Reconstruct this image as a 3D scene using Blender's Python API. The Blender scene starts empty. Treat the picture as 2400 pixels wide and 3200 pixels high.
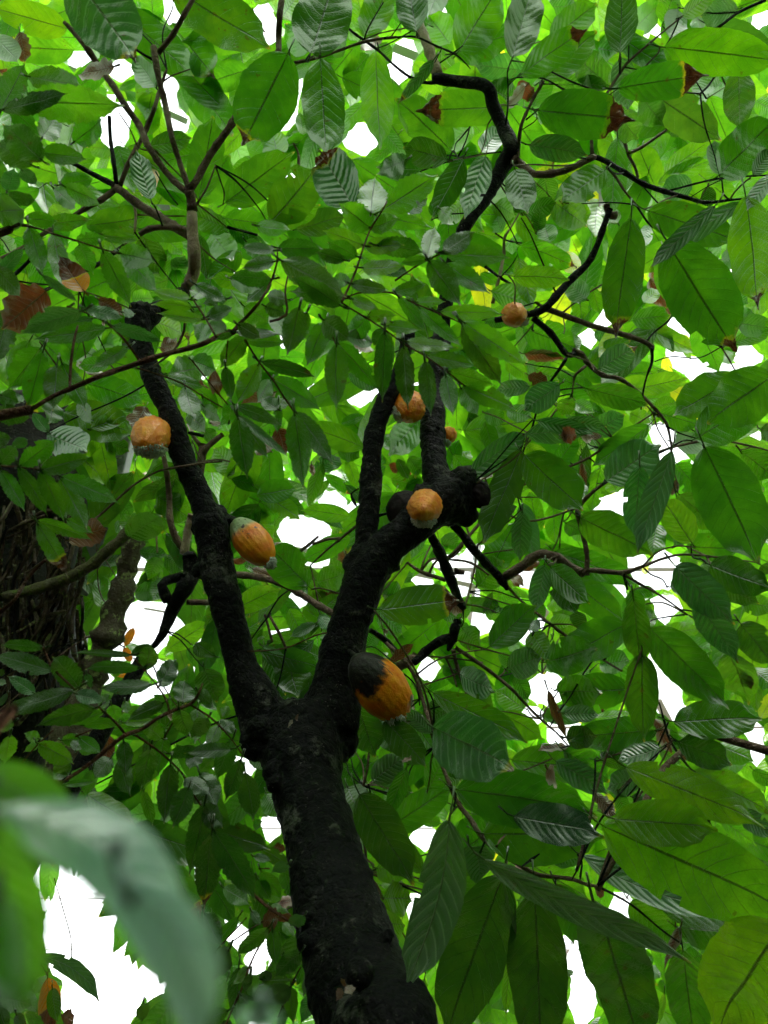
import bpy, bmesh, math, random
import numpy as np
from mathutils import Vector, Matrix, noise
random.seed(7); rnd = random.random
def U(a, b): return a + (b - a) * random.random()
SC = bpy.context.scene; COL = SC.collection
# ------------------------------------------------------------------ camera, sky, sun, exposure
ELEV = math.radians(45.0)
CAM = Vector((0, 0, 1.5))
cd = bpy.data.cameras.new('camera'); cam = bpy.data.objects.new('camera', cd); COL.objects.link(cam)
cam.location = CAM; cam.rotation_euler = (math.pi / 2 + ELEV, 0, 0)
cd.sensor_width = 36.0; cd.lens = 27.2; cd.clip_start = 0.03; cd.clip_end = 400
cd.dof.use_dof = True; cd.dof.focus_distance = 1.75; cd.dof.aperture_fstop = 7.0
SC.camera = cam
FPX = 27.2 / 36.0 * 3200
SUN_E, SUN_R = math.radians(62), math.radians(150)
w = bpy.data.worlds.new('World'); SC.world = w; w.use_nodes = True
nt = w.node_tree; nt.nodes.clear()
sky = nt.nodes.new('ShaderNodeTexSky'); sky.sky_type = 'NISHITA'; sky.sun_disc = False
sky.sun_elevation = SUN_E; sky.sun_rotation = SUN_R; sky.dust_density = 4.0; sky.air_density = 1.0
hs = nt.nodes.new('ShaderNodeHueSaturation'); hs.inputs['Saturation'].default_value = 0.10   # overcast: cloud takes the blue out
bg = nt.nodes.new('ShaderNodeBackground'); bg.inputs[1].default_value = 0.15
wo = nt.nodes.new('ShaderNodeOutputWorld')
nt.links.new(sky.outputs[0], hs.inputs['Color']); nt.links.new(hs.outputs[0], bg.inputs[0]); nt.links.new(bg.outputs[0], wo.inputs[0])
sl = bpy.data.lights.new('sun', 'SUN'); sl.energy = 1.2; sl.angle = math.radians(20); sl.color = (1, .97, .92)
so = bpy.data.objects.new('sun', sl); COL.objects.link(so); so.location = (0, 0, 12)
so.rotation_euler = (math.pi / 2 - SUN_E, 0, -SUN_R + math.pi)
SC.view_settings.view_transform = 'Standard'; SC.view_settings.look = 'None'
SC.view_settings.gamma = 1.0; SC.view_settings.use_curve_mapping = False
SC.view_settings.exposure = 2.85
SC.cycles.max_bounces = 10; SC.cycles.transmission_bounces = 8; SC.cycles.transparent_max_bounces = 10; SC.cycles.diffuse_bounces = 6
SC.cycles.use_denoising = True
# camera ray through a photograph point (2400 x 3200), d = depth along the viewing axis in metres
FW = Vector((0, math.cos(ELEV), math.sin(ELEV))); UP = Vector((0, -math.sin(ELEV), math.cos(ELEV))); RT = Vector((1, 0, 0))
def P(x, y, d): return CAM + FW * d + RT * ((x - 1200) / FPX * d) + UP * (-(y - 1600) / FPX * d)
# ------------------------------------------------------------------ materials
class M:
    def __init__(s, name):
        s.m = bpy.data.materials.new(name); s.m.use_nodes = True; s.t = s.m.node_tree; s.t.nodes.clear()
        s.out = s.n('ShaderNodeOutputMaterial')
    def n(s, t, **k):
        o = s.t.nodes.new(t)
        for a, v in k.items(): setattr(o, a, v)
        return o
    def l(s, a, b): s.t.links.new(a, b)
    def sock(s, node, i, v):
        if v is None: return
        if hasattr(v, 'is_linked') or hasattr(v, 'node'): s.l(v, node.inputs[i])
        else: node.inputs[i].default_value = v
    def math(s, op, a, b=None, c=None):
        o = s.n('ShaderNodeMath', operation=op); s.sock(o, 0, a); s.sock(o, 1, b); s.sock(o, 2, c); return o.outputs[0]
    def mr(s, v, a, b, c=0., d=1.):
        o = s.n('ShaderNodeMapRange'); o.interpolation_type = 'SMOOTHSTEP'
        for i, x in enumerate((v, a, b, c, d)): s.sock(o, i, x)
        return o.outputs[0]
    def mix(s, f, a, b, mode='MIX'):
        o = s.n('ShaderNodeMix', data_type='RGBA', blend_type=mode); s.sock(o, 0, f); s.sock(o, 6, a); s.sock(o, 7, b); return o.outputs[2]
    def noise(s, scale, detail=3, vec=None, rough=.5):
        o = s.n('ShaderNodeTexNoise'); o.inputs['Scale'].default_value = scale; o.inputs['Detail'].default_value = detail
        o.inputs['Roughness'].default_value = rough
        if vec is not None: s.l(vec, o.inputs['Vector'])
        return o.outputs[0]
    def bump(s, h, strength, dist):
        o = s.n('ShaderNodeBump'); o.inputs['Strength'].default_value = strength; o.inputs['Distance'].default_value = dist
        s.l(h, o.inputs['Height']); return o.outputs[0]
def C4(r, g, b): return (r, g, b, 1)

def leaf_material(name, toothed):
    m = M(name)
    uv = m.n('ShaderNodeUVMap'); sp = m.n('ShaderNodeSeparateXYZ'); m.l(uv.outputs[0], sp.inputs[0])
    u = m.math('ABSOLUTE', m.math('SUBTRACT', sp.outputs[0], 0.5)); u = m.math('MULTIPLY', u, 2.0); v = sp.outputs[1]
    def attr(nm):
        a = m.n('ShaderNodeAttribute'); a.attribute_type = 'GEOMETRY'; a.attribute_name = nm; return a
    tr = attr('leaf_transmit').outputs[0]; df = attr('leaf_reflect').outputs[0]
    pr = m.n('ShaderNodeSeparateXYZ'); m.l(attr('leaf_wear').outputs['Vector'], pr.inputs[0])     # brown tip share, seed, ribs
    brown, seed, ribs = pr.outputs
    geo = m.n('ShaderNodeNewGeometry'); tc = m.n('ShaderNodeTexCoord')
    pos = geo.outputs['Position']
    # side veins: start at the midrib and curve towards the tip
    nveins = 11.0 if toothed else 10.0
    ph = m.math('MULTIPLY', v, nveins)
    ph = m.math('SUBTRACT', ph, m.math('MULTIPLY', m.math('POWER', u, 1.25), 1.9))
    side = m.math('GREATER_THAN', sp.outputs[0], 0.5)
    ph = m.math('ADD', ph, m.math('MULTIPLY', side, 0.38))
    ph = m.math('ADD', ph, m.math('MULTIPLY', m.noise(14, 2, pos), .35))
    fr = m.math('ABSOLUTE', m.math('SUBTRACT', m.math('FRACT', ph), 0.5))              # 0 mid panel, .5 at the vein
    vein = m.mr(fr, 0.44, 0.492); vein = m.math('MULTIPLY', vein, m.mr(u, 1.0, .75))
    rib = m.mr(u, 0.055, 0.012)
    # fine net between the side veins
    mp = m.n('ShaderNodeMapping'); m.l(uv.outputs[0], mp.inputs[0]); mp.inputs['Scale'].default_value = (16, 44, 1)
    vo = m.n('ShaderNodeTexVoronoi', feature='DISTANCE_TO_EDGE'); vo.inputs['Scale'].default_value = 1.0; m.l(mp.outputs[0], vo.inputs['Vector'])
    net = m.mr(vo.outputs['Distance'], 0.10, 0.0)
    blotch = m.noise(16, 4, pos, .6)
    # wear: brown dead end with ragged edge and yellow rim
    nz = m.noise(26, 4, pos, .62); nz2 = m.math('MULTIPLY', m.math('SUBTRACT', nz, .5), .30)
    dead = m.math('SUBTRACT', m.math('ADD', v, brown), 1.0)
    dead = m.math('ADD', dead, m.math('MULTIPLY', nz2, m.mr(brown, 0.0, .03)))
    isdead = m.mr(dead, 0.0, 0.012); rim = m.mr(dead, -0.05, 0.0)
    fleck = m.mr(m.math('ADD', m.noise(55, 3, pos), m.math('MULTIPLY', m.math('SUBTRACT', seed, .5), .10)), .70, .735)
    mott = m.math('MULTIPLY', m.mr(m.noise(9, 4, pos, .6), .52, .72), m.mr(seed, .55, 1.))
    tcol = m.mix(m.mr(blotch, .35, .7), m.mix(1.0, tr, C4(.72, .80, .9), 'MULTIPLY'), m.mix(1.0, tr, C4(1.28, 1.12, 1.0), 'MULTIPLY'))
    tcol = m.mix(m.math('MULTIPLY', net, .16), tcol, C4(.01, .06, .004))
    tcol = m.mix(m.math('MULTIPLY', vein, .12 if toothed else .30), tcol, C4(.008, .05, .003))
    tcol = m.mix(m.math('MULTIPLY', rib, .85), tcol, C4(.01, .02, .004))
    tcol = m.mix(m.math('MULTIPLY', mott, .55), tcol, m.mix(1.0, tcol, C4(2.0, 1.25, .8), 'MULTIPLY'))
    tcol = m.mix(m.math('MULTIPLY', fleck, .6), tcol, C4(.10, .035, .006))
    tcol = m.mix(m.math('MULTIPLY', rim, m.math('MULTIPLY', seed, .8)), tcol, C4(.75, .52, .02))
    tdead = m.mix(m.mr(nz, .35, .7), C4(.035, .010, .005), C4(.13, .034, .012))
    tcol = m.mix(isdead, tcol, tdead)
    dcol = m.mix(m.mr(blotch, .3, .7), m.mix(1.0, df, C4(.8, .85, .9), 'MULTIPLY'), df)
    vw = m.mr(fr, 0.34, 0.49); dcol = m.mix(m.math('MULTIPLY', m.math('MULTIPLY', vw, m.mr(u, 1.0, .8)), m.math('MULTIPLY', ribs, .1 if toothed else 1.0)), dcol, m.mix(1.0, df, C4(2.4, 2.2, 2.3), 'MULTIPLY'))
    dcol = m.mix(m.math('MULTIPLY', rib, m.math('MULTIPLY', ribs, .8)), dcol, C4(.12, .15, .06))
    dcol = m.mix(m.math('MULTIPLY', rim, .6), dcol, C4(.35, .28, .02))
    ddead = m.mix(m.mr(nz, .3, .7), C4(.05, .022, .014), C4(.19, .085, .05))
    dcol = m.mix(isdead, dcol, ddead)
    # relief
    q = m.math('COSINE', m.math('MULTIPLY', ph, 6.2832)); q = m.math('MULTIPLY', q, m.mr(u, 1.0, .55))
    h = m.math('ADD', m.math('MULTIPLY', q, m.math('MULTIPLY', m.math('ADD', .05, ribs), .15 if toothed else .75)), m.math('MULTIPLY', vein, .12 if toothed else .3))
    h = m.math('ADD', h, m.math('MULTIPLY', rib, .7)); h = m.math('ADD', h, m.math('MULTIPLY', m.noise(120, 2, pos), .25))
    h = m.math('ADD', h, m.math('MULTIPLY', net, .12))
    bp = m.bump(h, .7, .0018)
    d = m.n('ShaderNodeBsdfDiffuse'); t = m.n('ShaderNodeBsdfTranslucent'); g = m.n('ShaderNodeBsdfGlossy'); g.inputs['Roughness'].default_value = .46
    for x in (d, t, g): m.l(bp, x.inputs['Normal'])
    m.l(dcol, d.inputs[0]); m.l(tcol, t.inputs[0]); g.inputs[0].default_value = (1, 1, 1, 1)
    a = m.n('ShaderNodeAddShader'); m.l(d.outputs[0], a.inputs[0]); m.l(t.outputs[0], a.inputs[1])
    fz = m.n('ShaderNodeFresnel'); fz.inputs[0].default_value = 1.4; m.l(bp, fz.inputs['Normal'])
    mx = m.n('ShaderNodeMixShader'); m.l(m.math('MULTIPLY', fz.outputs[0], .30), mx.inputs[0]); m.l(a.outputs[0], mx.inputs[1]); m.l(g.outputs[0], mx.inputs[2])
    m.l(mx.outputs[0], m.out.inputs[0]); return m.m
LEAF = leaf_material('cacao_leaf', False); TLEAF = leaf_material('toothed_leaf', True)

def bark_material(name, c1, c2, c3, scale=1.0, lichen=None, gl=.5):
    m = M(name); tc = m.n('ShaderNodeTexCoord'); p = tc.outputs['Object']
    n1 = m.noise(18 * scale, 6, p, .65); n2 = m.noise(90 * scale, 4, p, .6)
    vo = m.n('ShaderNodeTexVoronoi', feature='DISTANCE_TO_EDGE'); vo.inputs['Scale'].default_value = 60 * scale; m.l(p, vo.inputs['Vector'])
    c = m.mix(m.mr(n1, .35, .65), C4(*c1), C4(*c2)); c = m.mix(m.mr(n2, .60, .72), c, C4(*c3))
    sp = m.mr(m.math('ADD', m.noise(170 * scale, 3, p, .7), m.math('MULTIPLY', m.math('SUBTRACT', n1, .5), .3)), .66, .72); c = m.mix(m.math('MULTIPLY', sp, .8), c, C4(.20, .19, .165))
    pt = m.mr(m.noise(13 * scale, 6, p, .75), .56, .66); c = m.mix(m.math('MULTIPLY', pt, .6), c, C4(.12, .12, .10) if name == 'wet_dark_bark' else C4(.2, .17, .13))
    if lichen: c = m.mix(m.mr(m.noise(24, 5, p, .7), .56, .62), c, C4(*lichen))
    h = m.math('ADD', n1, m.math('MULTIPLY', n2, .5)); h = m.math('ADD', h, m.math('MULTIPLY', m.mr(vo.outputs['Distance'], 0., .2), .10))
    b = m.n('ShaderNodeBsdfPrincipled'); m.l(c, b.inputs['Base Color']); b.inputs['Roughness'].default_value = gl + .1; b.inputs['Specular IOR Level'].default_value = .12
    m.l(m.bump(h, 1., .012), b.inputs['Normal']); m.l(b.outputs[0], m.out.inputs[0]); return m.m
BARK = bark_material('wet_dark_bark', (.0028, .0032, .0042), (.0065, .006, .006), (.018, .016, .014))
BARKN = bark_material('brown_twig_bark', (.11, .065, .048), (.20, .13, .10), (.32, .24, .19), 1.5)
BARKP = bark_material('pale_bark', (.32, .22, .16), (.46, .34, .26), (.56, .47, .38), 1.2)
BARKR = bark_material('reddish_twig_bark', (.07, .028, .015), (.13, .055, .03), (.19, .11, .06), 2)
BARKO = bark_material('old_rotten_bark', (.003, .0028, .0025), (.012, .009, .007), (.045, .034, .025), .5)
MOSS = bark_material('mossy_bark', (.06, .05, .03), (.11, .10, .045), (.09, .12, .03), 1., (.12, .15, .035))
LICH = bark_material('lichened_bark', (.07, .05, .035), (.20, .16, .12), (.34, .30, .24), .8, (.38, .44, .17))
ROOT = bark_material('root_fibre', (.055, .038, .024), (.11, .08, .05), (.19, .15, .10), 1.)
CONC = bark_material('grey_concrete', (.18, .19, .19), (.22, .225, .22), (.25, .25, .24), .25)
BMAT = {'k': BARK, 'n': BARKN, 'p': BARKP, 'r': BARKR}

def pod_material(name, kind):
    m = M(name); uv = m.n('ShaderNodeUVMap'); sp = m.n('ShaderNodeSeparateXYZ'); m.l(uv.outputs[0], sp.inputs[0]); v = sp.outputs[1]; uu = sp.outputs[0]
    p = m.n('ShaderNodeTexCoord').outputs['Object']
    n1 = m.noise(38, 5, p, .65); n2 = m.noise(14, 3, p); n3 = m.noise(150, 3, p)
    if kind == 'black': c = m.mix(n1, C4(.006, .004, .006), C4(.028, .018, .02))
    else:
        c = m.mix(m.mr(n1, .3, .72), C4(.88, .17, .002), C4(1., .36, .008))
        c = m.mix(m.math('MULTIPLY', m.mr(n2, .5, .7), .5), c, C4(.70, .14, .008))
        if kind == 'half':
            e = m.math('ADD', v, m.math('MULTIPLY', m.math('SUBTRACT', n2, .5), .75))
            e2 = m.math('ADD', e, m.math('MULTIPLY', m.math('SINE', m.math('MULTIPLY', uu, 6.2832)), .10))
            e2 = m.math('ADD', e2, m.math('MULTIPLY', m.math('SUBTRACT', n1, .5), .3)); c = m.mix(m.mr(e2, .40, .30), c, C4(.012, .007, .007)); c = m.mix(m.mr(e, .84, .90), c, C4(.025, .012, .012))
        if kind == 'green':
            e = m.math('ADD', v, m.math('MULTIPLY', m.math('SUBTRACT', n2, .5), .35))
            c = m.mix(m.mr(e, .38, .22), c, C4(.27, .33, .16))
            c = m.mix(m.math('MULTIPLY', m.mr(m.noise(60, 2, p), .64, .68), m.mr(v, .6, .4)), c, C4(.05, .015, .01))
    h = m.math('ADD', n1, m.math('MULTIPLY', n3, .3))
    b = m.n('ShaderNodeBsdfPrincipled'); m.l(c, b.inputs['Base Color']); b.inputs['Roughness'].default_value = .42
    if kind != 'black':
        b.inputs['Subsurface Weight'].default_value = .12; b.inputs['Subsurface Radius'].default_value = (.02, .006, .001); b.inputs['Subsurface Scale'].default_value = .5
    b.inputs['Coat Weight'].default_value = .12 if kind in ('orange', 'green') else 0.
    if kind == 'half': b.inputs['Specular IOR Level'].default_value = .28; b.inputs['Coat Roughness'].default_value = .3
    if kind == 'black': b.inputs['Specular IOR Level'].default_value = .15; b.inputs['Roughness'].default_value = .7
    h = m.math('ADD', n1, m.math('MULTIPLY', n3, .12))
    m.l(m.bump(h, .9, .010 if kind == 'orange' else .005), b.inputs['Normal']); m.l(b.outputs[0], m.out.inputs[0]); return m.m
PODM = {k: pod_material('pod_' + k, k) for k in ('orange', 'half', 'green', 'black')}
def plain(name, c1, c2, scale, rough=.8, bump=.5, dist=.01):
    m = M(name); p = m.n('ShaderNodeTexCoord').outputs['Object']; n = m.noise(scale, 5, p, .6)
    b = m.n('ShaderNodeBsdfPrincipled'); m.l(m.mix(m.mr(n, .3, .7), C4(*c1), C4(*c2)), b.inputs['Base Color']); b.inputs['Roughness'].default_value = rough
    m.l(m.bump(n, bump, dist), b.inputs['Normal']); m.l(b.outputs[0], m.out.inputs[0]); return m.m
MOULD = plain('white_mould', (.42, .44, .38), (.92, .93, .86), 90)
SOIL = plain('dark_soil', (.03, .022, .015), (.07, .05, .03), 2, .95, 1, .05)
STEEL = plain('grey_painted_steel', (.60, .62, .63), (.72, .74, .75), 6, .45, .1)
def glass():
    m = M('greenhouse_glass'); t = m.n('ShaderNodeBsdfTransparent'); t.inputs[0].default_value = (.93, .95, .94, 1)
    g = m.n('ShaderNodeBsdfGlossy'); g.inputs['Roughness'].default_value = .05; x = m.n('ShaderNodeMixShader'); x.inputs[0].default_value = .06
    m.l(t.outputs[0], x.inputs[1]); m.l(g.outputs[0], x.inputs[2]); m.l(x.outputs[0], m.out.inputs[0]); return m.m
GLASS = glass()
# ------------------------------------------------------------------ object helpers
def mesh(name, verts, faces, mat, parent=None, smooth=True):
    me = bpy.data.meshes.new(name); me.from_pydata([tuple(v) for v in verts], [], faces); me.materials.append(mat)
    if smooth: me.polygons.foreach_set('use_smooth', [True] * len(me.polygons))
    o = bpy.data.objects.new(name, me); COL.objects.link(o); o.parent = parent; return o
def thing(name, label, cat, group=None, loc=(0, 0, 0)):
    o = bpy.data.objects.new(name, None); COL.objects.link(o); o.location = loc; o.empty_display_size = .1
    o['label'] = label; o['category'] = cat
    if group: o['group'] = group
    return o
def parent_at(o, par):            # parts keep their world place under a thing that stands at its base
    o.parent = par; o.matrix_parent_inverse = Matrix.Translation(-Vector(par.location)); return o
def frame(t):
    a = Vector((0, 0, 1)) if abs(t.z) < .9 else Vector((1, 0, 0)); s = t.cross(a).normalized(); return s, s.cross(t).normalized()
def smooth_path(pts, step):
    """Catmull-Rom through (Vector, radius) at about the given step"""
    out = []; n = len(pts)
    for i in range(n - 1):
        p0 = pts[max(i - 1, 0)]; p1 = pts[i]; p2 = pts[i + 1]; p3 = pts[min(i + 2, n - 1)]
        k = max(2, min(14, int((p2[0] - p1[0]).length / step)))
        for j in range(k):
            t = j / k; t2 = t * t; t3 = t2 * t
            q = (p1[0] * 2 + (p2[0] - p0[0]) * t + (p0[0] * 2 - p1[0] * 5 + p2[0] * 4 - p3[0]) * t2 + (-p0[0] + p1[0] * 3 - p2[0] * 3 + p3[0]) * t3) * .5
            out.append((q, p1[1] + (p2[1] - p1[1]) * t))
    out.append(pts[-1]); return out
def tube_geo(pts, sides=8, rough=.08, nodes=False, seed=0., taper_end=True):
    V, F = [], []; n = len(pts); s = None
    for i, (p, r) in enumerate(pts):
        t = (pts[min(i + 1, n - 1)][0] - pts[max(i - 1, 0)][0]).normalized()
        if s is None: s, b = frame(t)
        else:
            s = (s - t * s.dot(t)).normalized(); b = t.cross(s)
        kn = 1.0 + (.16 if nodes and i % 5 == 0 else 0)
        for k in range(sides):
            a = 2 * math.pi * k / sides; d = s * math.cos(a) + b * math.sin(a)
            rr = r * kn * (1 + rough * 2 * noise.noise((p + d * r) * (.35 / max(r, .003)) + Vector((seed, 0, 0))))
            V.append(p + d * rr)
        if i:
            o = (i - 1) * sides
            for k in range(sides): F.append((o + k, o + (k + 1) % sides, o + sides + (k + 1) % sides, o + sides + k))
    V.append(pts[0][0]); V.append(pts[-1][0] + (pts[-1][0] - pts[-2][0]).normalized() * pts[-1][1] * .3); a = len(V) - 2
    for k in range(sides):
        F.append((a, (k + 1) % sides, k)); o = (n - 1) * sides; F.append((a + 1, o + k, o + (k + 1) % sides))
    return V, F
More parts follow.
